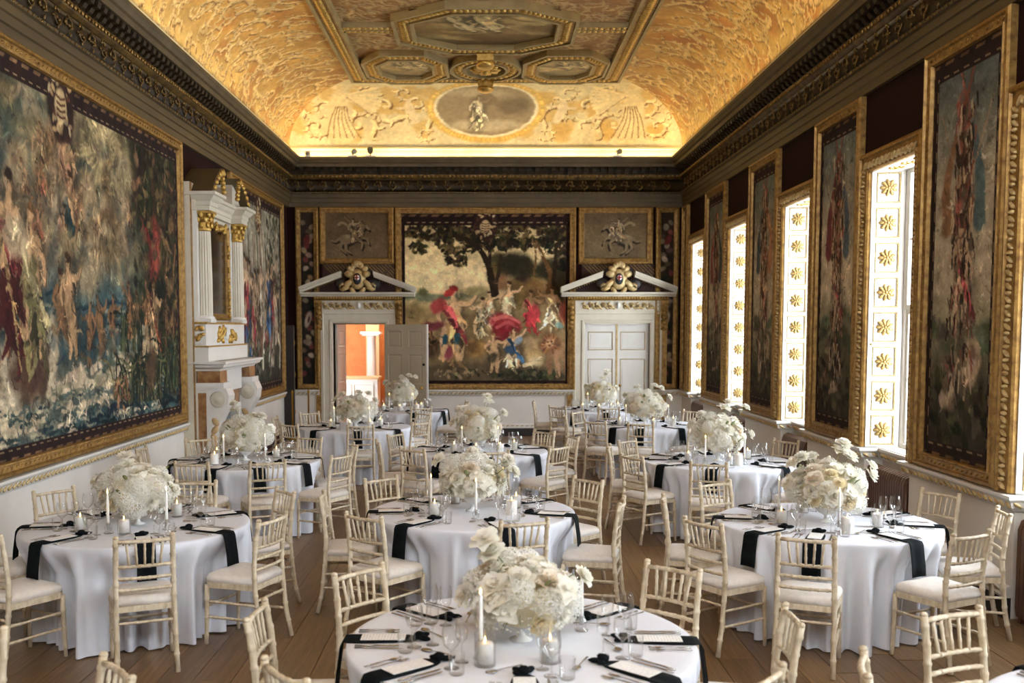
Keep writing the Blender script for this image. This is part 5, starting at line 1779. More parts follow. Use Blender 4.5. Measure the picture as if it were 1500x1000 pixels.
# name, centre, chair places (angle in degrees from the window side, counter-clockwise seen from above; distance of the chair back), extra settings
TABLES = [
    ('first centre-row table', .16, 4.65, [(137, 1.18), (180, 1.25), (221, 1.25), (44.5, 1.24), (357, 1.26), (315, 1.25)], [90, 268]),
    ('first fireplace-row table', -2.65, 7.45, [(291, 1.19), (337.5, 1.2), (36.5, 1.2), (85, 1.2), (141.6, 1.2), (190, 1.2), (238, 1.2)], []),
    ('first window-row table', 2.60, 7.55, [(245.5, 1.32), (212.5, 1.3), (168.6, 1.22), (120.7, 1.2), (297, 1.24), (25, 1.22), (344, 1.22)], [73]),
    ('second centre-row table', -.12, 8.0, [(230, 1.2), (135, 1.18), (288, 1.19), (344, 1.2), (37.5, 1.28), (183, 1.2)], [88]),
    ('second fireplace-row table', -2.72, 11.1, [(332, 1.32), (13, 1.22), (64, 1.2), (294, 1.24), (259, 1.25), (130, 1.2), (180, 1.15), (215, 1.2)], []),
    ('second window-row table', 2.58, 11.05, [(253, 1.25), (213, 1.25), (172, 1.2), (138.6, 1.2), (38.6, 1.25), (313, 1.22)], [90, 350]),
    ('third centre-row table', -.10, 12.0, [(234, 1.24), (321, 1.18), (47.6, 1.22), (15, 1.2), (277, 1.2), (152, 1.2), (194, 1.22)], [100]),
    ('third fireplace-row table', -1.98, 14.9, [(281, 1.26), (324, 1.26), (39, 1.24), (233, 1.3), (180, 1.2), (135, 1.2)], [85]),
    ('third window-row table', 2.42, 15.25, [(258, 1.27), (228, 1.3), (180, 1.22), (143, 1.2), (43, 1.25), (300, 1.22)], [90, 350]),
    ('end table by the open door', -1.55, 17.95, [(290, 1.25), (12, 1.2), (337, 1.22), (240, 1.2)], [190, 60, 120]),
    ('end table by the double doors', 2.05, 18.0, [(230, 1.3), (176, 1.2), (270, 1.25), (320, 1.25)], [140, 45, 0, 95]),
    ('cropped window-side table', 2.68, 3.5, [(113, 1.22), (160, 1.22)], []),
    ('cropped fireplace-side table', -2.42, 3.08, [(40, 1.22), (86, 1.28)], []),
]
SECT = ['window side', 'window-doors side', 'doors side', 'fireplace-doors side', 'fireplace side', 'fireplace-camera side', 'camera side', 'window-camera side']


def sectors(angs):
    """one of eight named sides for every angle, no side twice"""
    import itertools
    n = len(angs)
    order = sorted(range(n), key=lambda i: angs[i])
    best = None
    for pick in itertools.combinations(range(8), n):
        for sh_ in range(n):
            q = pick[sh_:] + pick[:sh_]
            c = sum(abs((angs[o] - 45 * q[i] + 180) % 360 - 180) ** 2 for i, o in enumerate(order))
            if best is None or c < best[0]:
                best = (c, q)
    return {order[i]: SECT[best[1][i]] for i in range(n)}


# --- chair parts (local: seat faces +y, floor at z = 0)


def cane(mb, pts, r, nodes, n=8, r2=None):
    """turned bamboo-style rod with node rings"""
    P = [Vector(p) for p in pts]
    L = [0]
    for i in range(1, len(P)):
        L.append(L[-1] + (P[i] - P[i - 1]).length)

    def at(t):
        d = t * L[-1]
        for i in range(1, len(P)):
            if d <= L[i] + 1e-9:
                return P[i - 1].lerp(P[i], (d - L[i - 1]) / max(L[i] - L[i - 1], 1e-9))
        return P[-1]
    ts = {0.0: 1, 1.0: 1}
    for i in range(1, len(P) - 1):
        ts[L[i] / L[-1]] = 1
    for k in nodes:
        w = .006 / L[-1]
        ts[k - 2 * w] = .93
        ts[k - w] = 1.12
        ts[k + w] = 1.12
        ts[k + 2 * w] = .93
    tk = sorted(t for t in ts if 0 <= t <= 1)
    rr_ = r2 or r
    mb.tube([at(t) for t in tk], [ts[t] * (r + (rr_ - r) * t) for t in tk], n)
    return mb


CH = {}
post = [(0, -.275, 0), (-.004, -.235, .2), (-.006, -.212, .43), (-.008, -.205, .58), (-.010, -.222, .76), (-.012, -.248, .905)]
mb = cane(MB(), post, .0182, (.13, .27, .42, .56, .66, .76, .86, .95))
mb.ell((-.012, -.249, .912), (.0195, .0195, .015), 8, 5)
CH['back_post'] = mb.mesh('back_post', M['chair'])
CH['front_leg'] = cane(MB(), [(0, 0, .43), (.004, .006, .2), (.008, .012, 0)], .02, (.25, .55, .85), 8, .0145).mesh('front_leg', M['chair'])


def seat_poly(fw, bw, y0, y1, c=.06, n=5):
    pts = [(-bw, y0), (bw, y0)]
    for k in range(n + 1):
        a = -PI / 2 * 0 + PI / 2 * k / n
        pts.append((fw - c + c * math.cos(a), y1 - c + c * math.sin(a)))
    for k in range(n + 1):
        a = PI / 2 + PI / 2 * k / n
        pts.append((-fw + c + c * math.cos(a), y1 - c + c * math.sin(a)))
    return pts


SP = seat_poly(.212, .19, -.215, .195)
CH['seat_frame'] = MB().prism(SP, (0, 0, .415), UX, UY, (0, 0, .038)).mesh('seat_frame', M['chair'])
cu = MB()
lay = [(.95, .452), (1.0, .466), (1.0, .484), (.955, .502), (.8, .518), (.45, .528)]
k_ = len(SP)
cv = [(x * s_, (y + .01) * s_ - .01, z) for s_, z in lay for x, y in SP]
cf = [(i * k_ + j, i * k_ + (j + 1) % k_, (i + 1) * k_ + (j + 1) % k_, (i + 1) * k_ + j) for i in range(len(lay) - 1) for j in range(k_)]
cf.append(tuple((len(lay) - 1) * k_ + j for j in range(k_)))
CH['seat_cushion'] = cu.add(cv, cf).mesh('seat_cushion', M['cushion'])


def bow(z, hw, y, dy=.022):
    return [(-hw, y, z), (-hw * .5, y - dy * .75, z), (0, y - dy, z), (hw * .5, y - dy * .75, z), (hw, y, z)]


CH['top_rail'] = cane(MB(), bow(.882, .172, -.243), 0.0135, (.18, .34, .5, .66, .82), 7).mesh('top_rail', M['chair'])
for i, (z, y) in enumerate(((.715, -.217), (.635, -.209), (.56, -.206))):
    CH['cross_rail%d' % i] = cane(MB(), bow(z, .176, y, .018), .0122, (.12, .27, .42, .58, .73, .88), 6).mesh('cross_rail', M['chair'])
for i, t in enumerate((-2, -1, 0, 1, 2)):
    a, b = t * .0565, t * .0475
    CH['spindle%d' % i] = cane(MB(), [(a, -.243 - .022 * (1 - (t / 3) ** 2), .88), (b, -.217 - .018 * (1 - (t / 3) ** 2), .717)], .0092, (.3, .7), 6).mesh('spindle', M['chair'])
CH['side_hi'] = cane(MB(), [(0, -.225, .31), (0, .193, .31)], .0105, (.2, .5, .8), 6).mesh('stretcher', M['chair'])
CH['side_lo'] = cane(MB(), [(0, -.235, .2), (0, .196, .2)], .0105, (.2, .5, .8), 6).mesh('stretcher', M['chair'])
CH['cross_f'] = cane(MB(), [(-.19, .194, .27), (.19, .194, .27)], .0105, (.15, .35, .65, .85), 6).mesh('stretcher', M['chair'])
CH['cross_b'] = cane(MB(), [(-.185, -.223, .345), (.185, -.223, .345)], .0105, (.15, .35, .65, .85), 6).mesh('stretcher', M['chair'])


def make_chair():
    t = place('chiavari_chair', None)
    for s_ in (-1, 1):
        o = place('back_post', CH['back_post'], t, (s_ * .186, 0, 0))
        o.scale = (s_, 1, 1)
        o = place('front_leg', CH['front_leg'], t, (s_ * .188, .178, 0))
        o.scale = (s_, 1, 1)
        place('stretcher', CH['side_hi'], t, (s_ * .188, 0, 0))
        place('stretcher', CH['side_lo'], t, (s_ * .19, 0, 0))
    place('seat_frame', CH['seat_frame'], t)
    place('seat_cushion', CH['seat_cushion'], t)
    place('top_rail', CH['top_rail'], t)
    for i in range(3):
        place('cross_rail', CH['cross_rail%d' % i], t)
    for i in range(5):
        place('spindle', CH['spindle%d' % i], t)
    place('stretcher', CH['cross_f'], t)
    place('stretcher', CH['cross_b'], t)
    return t


chair0 = make_chair()
kids0 = [(c, []) for c in chair0.children]
first = True
# --- table furniture meshes; setting frame: x runs inward from the table edge, y to the diner's left, z up
nk = MB()
cols_ = [(-.062, .0), (-.02, .002), (.02, .002), (.062, 0)]
path = [(.335, .006, .38), (.30, .009, .75), (.24, .008, .95), (.12, .007, 1), (.02, .007, 1), (-.012, .004, 1), (-.026, -.02, 1), (-.036, -.09, 1.0), (-.046, -.16, 1.02), (-.052, -.232, 1.03)]
nv_, nf_ = [], []
for (x, z, q) in path:
    for (y, b) in cols_:
        nv_.append((x, y * q, z + b))
for (x, z, q) in path:
    for (y, b) in cols_:
        off = -.006 if x > .0 else 0
        nv_.append((x + (.006 if x <= 0 else 0), y * q, z + b + off))
nn, nc = len(path), len(cols_)
for i in range(nn - 1):
    for j in range(nc - 1):
        nf_.append((i * nc + j, i * nc + j + 1, (i + 1) * nc + j + 1, (i + 1) * nc + j))
        o_ = nn * nc
        nf_.append((o_ + i * nc + j, o_ + (i + 1) * nc + j, o_ + (i + 1) * nc + j + 1, o_ + i * nc + j + 1))
    for j in (0, nc - 1):
        nf_.append((i * nc + j, (i + 1) * nc + j, nn * nc + (i + 1) * nc + j, nn * nc + i * nc + j))
for i in (0, nn - 1):
    for j in range(nc - 1):
        nf_.append((i * nc + j, i * nc + j + 1, nn * nc + i * nc + j + 1, nn * nc + i * nc + j))
NK_ME = MB().add(nv_, nf_).mesh('napkin', M['napkin'])
kn = MB().ell((.345, 0, .02), (.028, .03, .02), 8, 6).ell((.365, .028, .014), (.035, .017, .012), 7, 5, 0, Matrix.Rotation(.6, 3, 'Z')).ell((.37, -.026, .014), (.038, .018, .013), 7, 5, 0, Matrix.Rotation(-.5, 3, 'Z')).ell((.335, .03, .012), (.02, .022, .01), 6, 4)
KN_ME = kn.mesh('knot', M['napkin'])
MENU_ME = MB().box(-.105, .105, -.048, .048, 0, .0022).mesh('menu_card', M['menu'])


def flatware(kind):
    m_ = MB()
    if kind == 'fork':
        m_.tube([(-.1, 0, .004), (-.04, 0, .006), (.02, 0, .007), (.045, 0, .005)], [.0055, .0045, .003, .006], 6, flat=.45)
        m_.box(.044, .064, -.011, .011, .0035, .0062)
        for k in range(4):
            y = -.0095 + k * .0063
            m_.tube([(.062, y, .005), (.08, y, .0035), (.098, y, .006)], [.0017, .0016, .0008], 4)
    elif kind == 'knife':
        m_.tube([(-.11, 0, .0045), (-.06, 0, .006), (.0, 0, .006)], [.0065, .0065, .005], 6, flat=.5)
        m_.prism([(0, -.006), (.09, -.009), (.112, -.002), (.116, .004), (0, .005)], (0, 0, .004), UX, UY, (0, 0, .002))
    else:
        m_.tube([(-.1, 0, .006), (-.04, 0, .008), (.03, 0, .008)], [.006, .004, .003], 6, flat=.45)
        m_.ell((.058, 0, .007), (.031, .019, .005), 10, 6)
    return m_.mesh(kind, M['steel'])


FK_ME, KF_ME, SPN_ME = flatware('fork'), flatware('knife'), flatware('spoon')
WG_ME = MB().lathe([(.034, 0), (.033, .003), (.006, .007), (.0045, .03), (.0045, .075), (.012, .085), (.034, .105), (.042, .135), (.041, .165), (.034, .2)], 20, top=False).mesh('wine_glass', M['glass'])
WG2_ME = MB().lathe([(.031, 0), (.03, .003), (.005, .007), (.0042, .03), (.0042, .085), (.012, .094), (.026, .11), (.031, .14), (.029, .18), (.026, .2)], 18, top=False).mesh('white_wine_glass', M['glass'])
TB_ME = MB().lathe([(.028, 0), (.033, .004), (.036, .095)], 18, top=False).mesh('tumbler', M['glass'])
# candles
TP_ME = MB().lathe([(.0105, .03), (.0105, .1), (.0085, .28), (.004, .292), (0, .293)], 10).mesh('taper', M['wax'])
TH_ME = MB().lathe([(.034, 0), (.036, .006), (.02, .016), (.026, .03), (.03, .045), (.018, .06), (.013, .075), (.0115, .075), (.0115, .03), (0, .028)], 14).mesh('holder', M['glass'])
FLM_ME = MB().lathe([(0, 0), (.0035, .004), (.0052, .012), (.0035, .024), (0, .034)], 8).mesh('flame', M['flame'])
HG_ME = MB().lathe([(.044, 0), (.047, .004), (.047, .15)], 20, top=False).mesh('glass_cylinder', M['glass'])
HC_ME = MB().lathe([(0, .012), (.036, .012), (.037, .1), (.034, .104), (.006, .1), (0, .1)], 18).mesh('candle', M['wax'])
PL_ME = MB().lathe([(0, 0), (.043, .0), (.044, .004), (.044, .112), (.04, .118), (.008, .112), (0, .112)], 20).mesh('pillar', M['wax'])
# flowers


def petal_mesh(mb, rot, r, wid, curl, lift, n=4):
    """one curved petal rooted at the centre, opening outward and up"""
    v = []
    for i in range(n + 1):
        t = i / n
        for j in range(n + 1):
            u = j / n * 2 - 1
            w = wid * math.sin(PI * min(1, .18 + .75 * t)) * u
            x = r * (t * math.cos(lift) + curl * t * t)
            z = r * (t * math.sin(lift) - curl * .6 * t ** 3) + .25 * wid * u * u
            v.append(rot @ Vector((x, w, z)))
    f = [(i * (n + 1) + j, i * (n + 1) + j + 1, (i + 1) * (n + 1) + j + 1, (i + 1) * (n + 1) + j) for i in range(n) for j in range(n)]
    mb.add(v, f)


def rose(seed, mat, layers, ruff=.0):
    r_ = random.Random(seed)
    mb = MB()
    for (n, r, wid, lift, curl, z) in layers:
        o = r_.random() * 6
        for k in range(n):
            a = o + 2 * PI * k / n + (r_.random() - .5) * .3
            q = 1 + ruff * (r_.random() - .5)
            rot = Matrix.Rotation(a, 3, 'Z') @ Matrix.Rotation((r_.random() - .5) * .3, 3, 'X')
            b = len(mb.v)
            petal_mesh(mb, rot, r * q, wid * q, curl, lift + (r_.random() - .5) * .2, 3)
            for i in range(b, len(mb.v)):
                x_, y_, z_ = mb.v[i]
                mb.v[i] = (x_, y_, z_ + z)
    return mb.mesh('rose', M[mat])


ROSES = [
    rose(1, 'petal', [(7, .05, .032, .35, .25, -.012), (6, .044, .03, .75, .2, -.008), (6, .036, .026, 1.05, .12, -.004), (5, .028, .02, 1.25, 0, 0), (4, .02, .014, 1.4, -.2, .004)]),
    rose(2, 'petal_cream', [(6, .046, .032, .5, .2, -.01), (6, .04, .03, .85, .12, -.006), (5, .034, .024, 1.1, .0, -.002), (5, .026, .018, 1.3, -.15, .002), (4, .018, .012, 1.45, -.2, .006)]),
    rose(3, 'petal', [(12, .048, .018, .2, .15, -.014), (12, .045, .017, .55, .1, -.01), (11, .042, .016, .85, .05, -.006), (9, .037, .014, 1.1, 0, -.002), (7, .03, .012, 1.35, -.1, 0)], .25),
    rose(4, 'petal_blush', [(7, .05, .034, .45, .3, -.012), (7, .044, .03, .85, .15, -.008), (6, .036, .026, 1.1, .05, -.004), (5, .026, .018, 1.35, -.1, 0)]),
    rose(5, 'petal', [(5, .052, .034, .15, .35, -.01), (5, .046, .03, .5, .3, -.006), (4, .03, .02, 1.0, .1, 0)], .2)]
r_ = random.Random(8)
hy = MB()
for k in range(120):                                        # hydrangea head of small four-petalled florets
    z = 1 - 1.75 * (k + .5) / 120
    a = 2.39996 * k
    q = math.sqrt(max(0, 1 - z * z))
    nrm = Vector((q * math.cos(a), q * math.sin(a), z))
    c = nrm * (.056 + .006 * r_.random())
    rot = nrm.to_track_quat('Z', 'Y').to_matrix() @ Matrix.Rotation(r_.random() * 3, 3, 'Z')
    v = [c + nrm * .002]
    f = []
    for p_ in range(4):
        b = p_ * PI / 2
        for (rr2, aa, hh) in ((.008, b - .5, .004), (.014, b, .006), (.008, b + .5, .004)):
            v.append(c + rot @ Vector((rr2 * math.cos(aa), rr2 * math.sin(aa), hh)))
        f.append((0, 1 + p_ * 3, 2 + p_ * 3, 3 + p_ * 3))
    hy.add(v, f, 0, False)
HY_ME = hy.mesh('hydrangea', M['floret'])
fil, twg = MB(), MB()
for k in range(620):                                        # gypsophila: tiny white heads on thin stalks around a ball
    z = 1 - 1.7 * r_.random()
    a = r_.random() * 2 * PI
    q = math.sqrt(max(0, 1 - z * z))
    rad = .86 + .3 * r_.random() ** 2
    p = Vector((q * math.cos(a), q * math.sin(a), z)) * rad
    s_ = .02 + .014 * r_.random()
    fil.add([p + Vector(d) * s_ for d in ((1, 0, 0), (-1, 0, 0), (0, 1, 0), (0, -1, 0), (0, 0, 1), (0, 0, -1))], [(0, 2, 4), (2, 1, 4), (1, 3, 4), (3, 0, 4), (2, 0, 5), (1, 2, 5), (3, 1, 5), (0, 3, 5)], 0, False)
    if k % 9 == 0:
        twg.tube([p * .5, p * .8 + Vector((.02, .02, 0)), p], .006, 3, cap=False)
FIL_ME, TW_ME = fil.mesh('filler_sprigs', M['floret']), twg.mesh('twig_stalks', M['leaf'])
lf = MB()
petal_mesh(lf, Matrix.Identity(3), .06, .018, .1, .5, 4)
LF_ME = lf.mesh('leaf', M['leaf'])
CORE_ME = MB().ell((0, 0, 0), (1, 1, 1), 16, 10).mesh('foliage_core', M['petal_cream'])
BOWL_ME = MB().lathe([(.068, 0), (.066, .006), (.03, .02), (.02, .045), (.024, .062), (.07, .085), (.1, .125), (.108, .16), (.102, .16), (.092, .125), (.0, .09)], 24).mesh('footed_bowl', M['china'])
# bouquet shape per table: half width, half height, centre height above the table, outlying stems [(x, y, z)] relative to the table centre
BQ = {0: (.24, .15, .255, [(-.17, -.05, .5), (-.14, -.03, .43), (.3, .02, .3), (-.27, 0, .22), (.2, -.2, .3)]),
      1: (.26, .17, .29, [(-.3, 0, .33), (-.08, 0, .52), (-.05, -.05, .46), (-.02, .03, .42), (.28, 0, .26), (-.2, -.1, .22), (-.24, -.05, .3)]),
      2: (.27, .17, .3, [(-.2, 0, .5), (-.25, .03, .46), (-.12, .02, .5), (.12, 0, .6), (.1, 0, .55), (.18, .02, .5), (.36, .05, .42), (.34, 0, .36), (-.3, 0, .3)]),
      3: (.26, .15, .3, [(.3, 0, .42), (.26, .05, .38), (-.28, 0, .42), (.0, .02, .48), (.34, 0, .32)]),
      4: (.27, .17, .3, [(-.12, 0, .64), (-.1, 0, .58), (.2, 0, .5), (-.2, 0, .42), (.3, 0, .36), (.12, 0, .5)]),
      5: (.28, .2, .33, [(.1, 0, .66), (.3, 0, .6), (.06, 0, .6), (.36, 0, .3), (-.3, 0, .42), (-.2, .0, .52)]),
      6: (.26, .19, .33, [(.1, 0, .66), (.12, 0, .6), (.3, 0, .46), (-.25, 0, .5), (-.32, 0, .35)]),
      7: (.28, .17, .3, [(-.3, 0, .42), (-.2, 0, .48), (.2, 0, .5), (.05, 0, .52), (.3, 0, .4)]),
      8: (.3, .2, .33, [(.25, 0, .56), (.15, 0, .6), (-.3, 0, .46), (.38, 0, .42), (-.12, 0, .58)]),
      9: (.25, .18, .36, [(.25, 0, .6), (.14, 0, .62), (-.3, 0, .5), (-.25, 0, .46), (.0, 0, .6)]),
      10: (.27, .18, .34, [(.12, 0, .7), (.1, 0, .64), (-.26, 0, .44), (.3, 0, .4), (.05, 0, .58)])}
TINT = ['with a tall bloom rising off-centre', 'leaning high over its cake-stand bowl', 'with loose roses reaching towards the radiator', 'low and round between tapers', 'before the chimneypiece marble', 'beside the second radiator', 'with one tall sprig', 'with airy upright stems', 'wide and full', 'before the open door leaf', 'before the white double doors']


def bouquet(ti, cx, cy_, tname):
    rb = random.Random(100 + ti)
    w, h, zc, outs = BQ[ti]
    zc, h = zc - .045, h + .03
    t = thing('flower_centrepiece', 'white flower centrepiece %s on the %s' % (TINT[ti], tname), 'flowers', (cx, cy_, TZ + .002), group='flower centrepieces')
    place('footed_bowl', BOWL_ME, t, scale=.82)
    place('foliage_core', CORE_ME, t, (0, 0, zc), scale=(w * .78, w * .78, h * .8))
    o = place('filler_sprigs', FIL_ME, t, (0, 0, zc - .01), (0, 0, rb.random() * 6), (w * .98, w * .98, h * 1.02))
    o['kind'] = 'stuff'
    o = place('twig_stalks', TW_ME, t, (0, 0, zc - .01), (0, 0, rb.random() * 6), (w, w, h * 1.02))
    o['kind'] = 'stuff'
    N = 40
    for k in range(N):
        z = 1 - 1.55 * (k + .5) / N
        a = 2.39996 * k + rb.random() * .5
        q = math.sqrt(max(0, 1 - z * z))
        n = Vector((q * math.cos(a), q * math.sin(a), z))
        p = Vector((n.x * w * .93, n.y * w * .93, zc + n.z * h * .95))
        hyd = rb.random() < .24
        d = Vector((n.x / w, n.y / w, n.z / h + .25 / h)).normalized()
        rot = (d.to_track_quat('Z', 'Y').to_matrix() @ Matrix.Rotation(rb.random() * 6, 3, 'Z')).to_euler()
        if hyd:
            place('hydrangea', HY_ME, t, p * .97 + Vector((0, 0, zc * .03)), rot, .95 + .5 * rb.random())
        else:
            me = rb.choice([ROSES[0], ROSES[0], ROSES[1], ROSES[2], ROSES[2], ROSES[2], ROSES[4], ROSES[4], ROSES[3]])
            place('rose', me, t, p, rot, .95 + .5 * rb.random())
    for (x, y, z) in outs:
        p = Vector((x, y, z))
        d = (p - Vector((0, 0, zc - .1))).normalized()
        rot = ((d + Vector((0, -.35, .1))).normalized().to_track_quat('Z', 'Y').to_matrix() @ Matrix.Rotation(rb.random() * 6, 3, 'Z')).to_euler()
        b = place('rose', rb.choice([ROSES[0], ROSES[2], ROSES[4]]), t, p, rot, 1.0 + .25 * rb.random())
        MB().tube([p - d * .02, p.lerp(Vector((0, 0, zc)), .5) + Vector((0, 0, .02)), Vector((x * .2, y * .2, zc))], .003, 5).build('stalk', M['leaf'], t)
    for k in range(7):
        a = rb.random() * 6.28
        place('leaf', LF_ME, t, (w * .9 * math.cos(a), w * .9 * math.sin(a), zc + h * (rb.random() - .3)), (0, -.3, a), .8 + .5 * rb.random())


def cloth(ti, cx, cy_, chairs, tname):
    """round floor-length cloth: flat top, soft edge, folds that open towards the hem and give way to the chair seats"""
    rc = random.Random(300 + ti)
    n = 320
    ph = [rc.random() * 6.28 for _ in range(6)]
    fold = []
    for k in range(n):
        a = 2 * PI * k / n
        f = math.sin(19 * a + ph[0] + 1.1 * math.sin(2 * a + ph[1])) * .5 + math.sin(29 * a + ph[2] + 1.0 * math.sin(3 * a + ph[3])) * .42 + .28 * math.sin(43 * a + ph[4])
        fold.append(math.copysign(abs(f) ** .62, f))
    zs = [TZ - .004, TZ - .016, TZ - .04, .69, .63, .56, .5, .46, .40, .32, .24, .16, .08, .008]
    v = [(0, 0, TZ)]
    for rr2 in (.3, .6, .78, TR - .012):
        v += [(rr2 * math.cos(2 * PI * k / n), rr2 * math.sin(2 * PI * k / n), TZ) for k in range(n)]
    for z in zs:
        t = (TZ - z) / TZ
        for k in range(n):
            a = 2 * PI * k / n
            am = (.007 + .064 * t ** .7) * min(1, t * 6)
            r = TR - (.004 if z > TZ - .01 else 0) + .012 * t + am * fold[k]
            for ca, cr in chairs:
                d = abs((a - math.radians(ca) + PI) % (2 * PI) - PI)
                lim = cr - .455 - am + am * fold[k]
                q = max(0, min(1, (.46 - d) / .17)) * max(0, min(1, (.735 - z) / .19))
                if q > 0 and lim < r:
                    r = r + (lim - r) * q * q * (3 - 2 * q)
            v.append((r * math.cos(a), r * math.sin(a), z))
    f = [(0, 1 + k, 1 + (k + 1) % n) for k in range(n)]
    for i in range(3 + len(zs)):
        for k in range(n):
            f.append((1 + i * n + k, 1 + (i + 1) * n + k, 1 + (i + 1) * n + (k + 1) % n, 1 + i * n + (k + 1) % n))
    me = MB().add(v, f).mesh('tablecloth', M['cloth'])
    t = thing('tablecloth', 'floor-length white cloth over the round %s' % tname, 'tablecloth', (cx, cy_, 0), group='white round tablecloths', me=me)


SIGN = {}


def item(name, me, label, cat, loc, rz, group, parts=()):
    t = thing(name, label, cat, loc, rz, group, me)
    for nm, pm2, pl in parts:
        place(nm, pm2, t, pl)
    return t


rs_ = random.Random(77)
for ti, (tname, cx, cy_, chairs, extra) in enumerate(TABLES):
    cloth(ti, cx, cy_, chairs, tname)
    angs = [c[0] for c in chairs] + list(extra)
    sec_ = sectors(angs)
    taken = []
    for i, (a, r) in enumerate(chairs):
        ar_ = math.radians(a)
        d = r - .236
        loc = (cx + d * math.cos(ar_), cy_ + d * math.sin(ar_), 0)
        rz = ar_ + PI / 2 + math.radians(rs_.uniform(-3, 3))
        if first:
            o = chair0
            o.location, o.rotation_euler = loc, (0, 0, rz)
            first = False
        else:
            o = tree_copy(chair0, loc, rz, kids0)
        o['label'] = 'pale chiavari chair on the %s of the %s' % (sec_[i], tname)
        o['category'] = 'chair'
        o['group'] = 'chiavari chairs around the ' + tname
    if ti == 11:
        angs = [113, 160]
    if ti == 12:
        continue
    for i, a in enumerate(angs):
        ar_ = math.radians(a) + math.radians(rs_.uniform(-2, 2))
        sd = sec_[i]
        near = ti <= 5 or ti == 11
        rz = ar_ + PI
        ux, uy = math.cos(rz), math.sin(rz)
        jt = lambda s: rs_.uniform(-s, s)

        def P(x, y, z=.001):
            return (cx + TR * math.cos(ar_) + x * ux - y * uy, cy_ + TR * math.sin(ar_) + x * uy + y * ux, TZ + z)
        on = 'on the %s of the %s' % (sd, tname)

        def spot(p_, r_0):
            taken.append((p_[0], p_[1], r_0))
            return p_
        item('napkin', NK_ME, 'black knotted napkin ' + on, 'napkin', P(0, 0, .002), rz, 'black napkins', [('knot', KN_ME, (0, 0, 0))])
        item('menu_card', MENU_ME, 'white menu card ' + on, 'menu', P(.175, 0, .0136), rz, 'menu cards')
        if near:
            for y, w_ in ((.105, 'inner'), (.14, 'outer')):
                item('fork', FK_ME, '%s steel fork %s' % (w_, on), 'fork', P(.15 + jt(.01), y, .001), rz + jt(.05), 'forks')
            for y, w_ in ((-.1, 'inner'), (-.135, 'outer')):
                item('knife', KF_ME, '%s steel knife %s' % (w_, on), 'knife', P(.16 + jt(.01), y, .001), rz + jt(.05), 'knives')
            if ti != 5:
                item('spoon', SPN_ME, 'dessert spoon ' + on, 'spoon', P(.40, .09, .001), rz + PI / 2 + .5 + jt(.2), 'spoons')
        item('wine_glass', WG_ME, 'round-bowled wine glass ' + on, 'wine glass', spot(P(.325 + jt(.006), -.115 + jt(.004)), .044), 0, 'round wine glasses')
        item('white_wine_glass', WG2_ME, 'slim wine glass ' + on, 'wine glass', spot(P(.41 + jt(.006), -.082 + jt(.005)), .034), 0, 'slim wine glasses')
        item('tumbler', TB_ME, 'water tumbler ' + on, 'tumbler', spot(P(.30 + jt(.008), -.184 + jt(.003)), .038), 0, 'water tumblers')
        for q_ in (.345, .38, .30):
            spot(P(q_, 0), .05)
        if near and ti != 5:
            for q_ in (-.08, -.03, .03, .08):
                spot(P(.40 + q_ * .48, .09 - q_ * .88), .02)
    if ti == 11:
        continue
    bouquet(ti, cx, cy_, tname)
    tap = {0: [(-.14, -.21), (.2, .03), (-.05, .3)], 1: [(-.1, -.28), (.27, -.12), (-.2, .22)], 2: [(-.05, -.28), (.28, .16), (-.26, .16)], 3: [(-.3, -.04), (.22, .2), (.03, -.29)], 4: [(-.12, -.27), (.24, -.08), (.1, .28)]}.get(ti, [(-.16, -.24), (.2, -.22), (.02, .3)])
    hur = {0: [(-.27, -.3), (.06, -.26), (.3, .22)], 1: [(-.33, -.32), (.14, -.32), (.34, .24)], 2: [(-.26, -.32), (-.3, .28), (.08, .32)], 3: [(-.14, -.16), (.33, .05), (-.25, .26)], 4: [(-.25, -.2), (.3, .12), (-.1, .3)]}.get(ti, [(-.3, -.14), (.3, .1), (0, -.33)])
    pil = {0: [(-.02, .36)], 1: [(.2, .3)], 2: [(.26, -.1)], 3: [(.24, -.1)]}.get(ti, [(.14, -.16)])
    fw = BQ[ti][0] + .055

    def free(x, y, rad, tall=False):
        """nearest spot to (x, y) that clears the flowers and everything already on the table"""
        best = None
        for k in range(72):
            for q_ in (.0, .015, .03, .045, .06, .075, .09, .105):
                r0 = fw + rad + q_
                px, py = r0 * math.cos(k * PI / 36), r0 * math.sin(k * PI / 36)
                if r0 > .56 or any(math.hypot(cx + px - a_, cy_ + py - b_) < rad + c_ + .006 for a_, b_, c_ in taken):
                    continue
                if any(math.hypot(px - o_[0], py - o_[1]) < rad + .075 and o_[2] < .5 for o_ in BQ[ti][3]):
                    continue
                d_ = math.hypot(px - x, py - y)
                if best is None or d_ < best[0]:
                    best = (d_, px, py)
        if best is None:
            return None
        taken.append((cx + best[1], cy_ + best[2], rad))
        return best[1], best[2]
    sides = lambda x, y: SECT[int(round(math.degrees(math.atan2(y, x)) / 45)) % 8]
    seen = {}

    def where(kind, x, y):
        k = (kind, sides(x, y))
        seen[k] = seen.get(k, 0) + 1
        return sides(x, y).replace(' side', '') if seen[k] == 1 else sides(x, y).replace(' side', '') + ' edge'
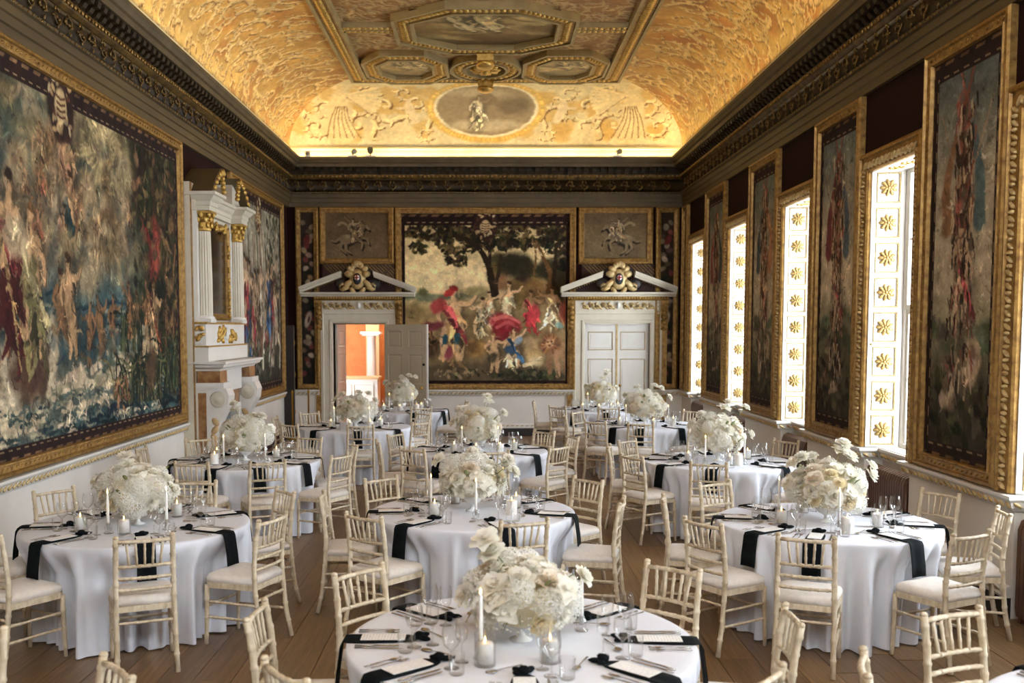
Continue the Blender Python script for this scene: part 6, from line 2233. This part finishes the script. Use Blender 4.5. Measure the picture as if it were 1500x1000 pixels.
    for x, y in tap:
        xy = free(x, y, .037)
        if xy is None:
            continue
        x, y = xy
        t = thing('taper_candle', 'lit taper candle on the %s side of the flowers, %s' % (where('t', x, y), tname), 'candle', (cx + x, cy_ + y, TZ + .001), 0, 'taper candles')
        place('holder', TH_ME, t)
        place('taper', TP_ME, t)
        place('flame', FLM_ME, t, (0, 0, .29))
    for x, y in hur:
        xy = free(x, y, .049)
        if xy is None:
            print('no room', ti)
            continue
        x, y = xy
        t = thing('hurricane_candle', 'candle in glass cylinder, %s side of the flowers, %s' % (where('h', x, y), tname), 'candle', (cx + x, cy_ + y, TZ + .001), 0, 'candles in glass cylinders')
        place('glass_cylinder', HG_ME, t)
        place('candle', HC_ME, t)
        place('flame', FLM_ME, t, (0, 0, .1))
    if ti in (1, 3):
        free(*((.27, .14) if ti == 1 else (.3, .02)), .052)
        SIGN[ti] = taken[-1][:2]
    for x, y in pil:
        xy = free(x, y, .045)
        if xy is None:
            print('no room', ti)
            continue
        x, y = xy
        t = thing('pillar_candle', 'thick white pillar candle, %s side of flowers, %s' % (where('p', x, y), tname), 'candle', (cx + x, cy_ + y, TZ + .001), 0, 'pillar candles')
        place('pillar', PL_ME, t)
        place('flame', FLM_ME, t, (0, 0, .112))
# --- two table-name cards
for (x, y, word, tname) in ((*SIGN[1], 'SIX', 'first fireplace-row table'), (*SIGN[3], 'FIVE', 'second centre-row table')):
    t = thing('table_sign', 'clear standing card lettered %s upright on the %s' % (word, tname), 'sign', (x, y, TZ + .001))
    MB().box(-.045, .045, -.0025, .0025, .006, .19).build('card', M['glass'], t)
    MB().box(-.05, .05, -.025, .025, 0, .008).build('base', M['glass'], t)
    cu_ = bpy.data.curves.new('lettering', 'FONT')
    cu_.body = word
    cu_.size = .06
    cu_.align_x, cu_.align_y = 'CENTER', 'CENTER'
    cu_.extrude = .0006
    cu_.materials.append(M['ink'])
    tmp = place('lettering', cu_)
    me = bpy.data.meshes.new_from_object(tmp.evaluated_get(bpy.context.evaluated_depsgraph_get()))
    bpy.data.objects.remove(tmp)
    o = place('lettering', me, t, (0, -.004, .1))
    o.rotation_mode = 'QUATERNION'
    o.rotation_quaternion = (Matrix.Rotation(PI / 2, 3, 'X') @ Matrix.Rotation(-PI / 2, 3, 'Z')).to_quaternion()
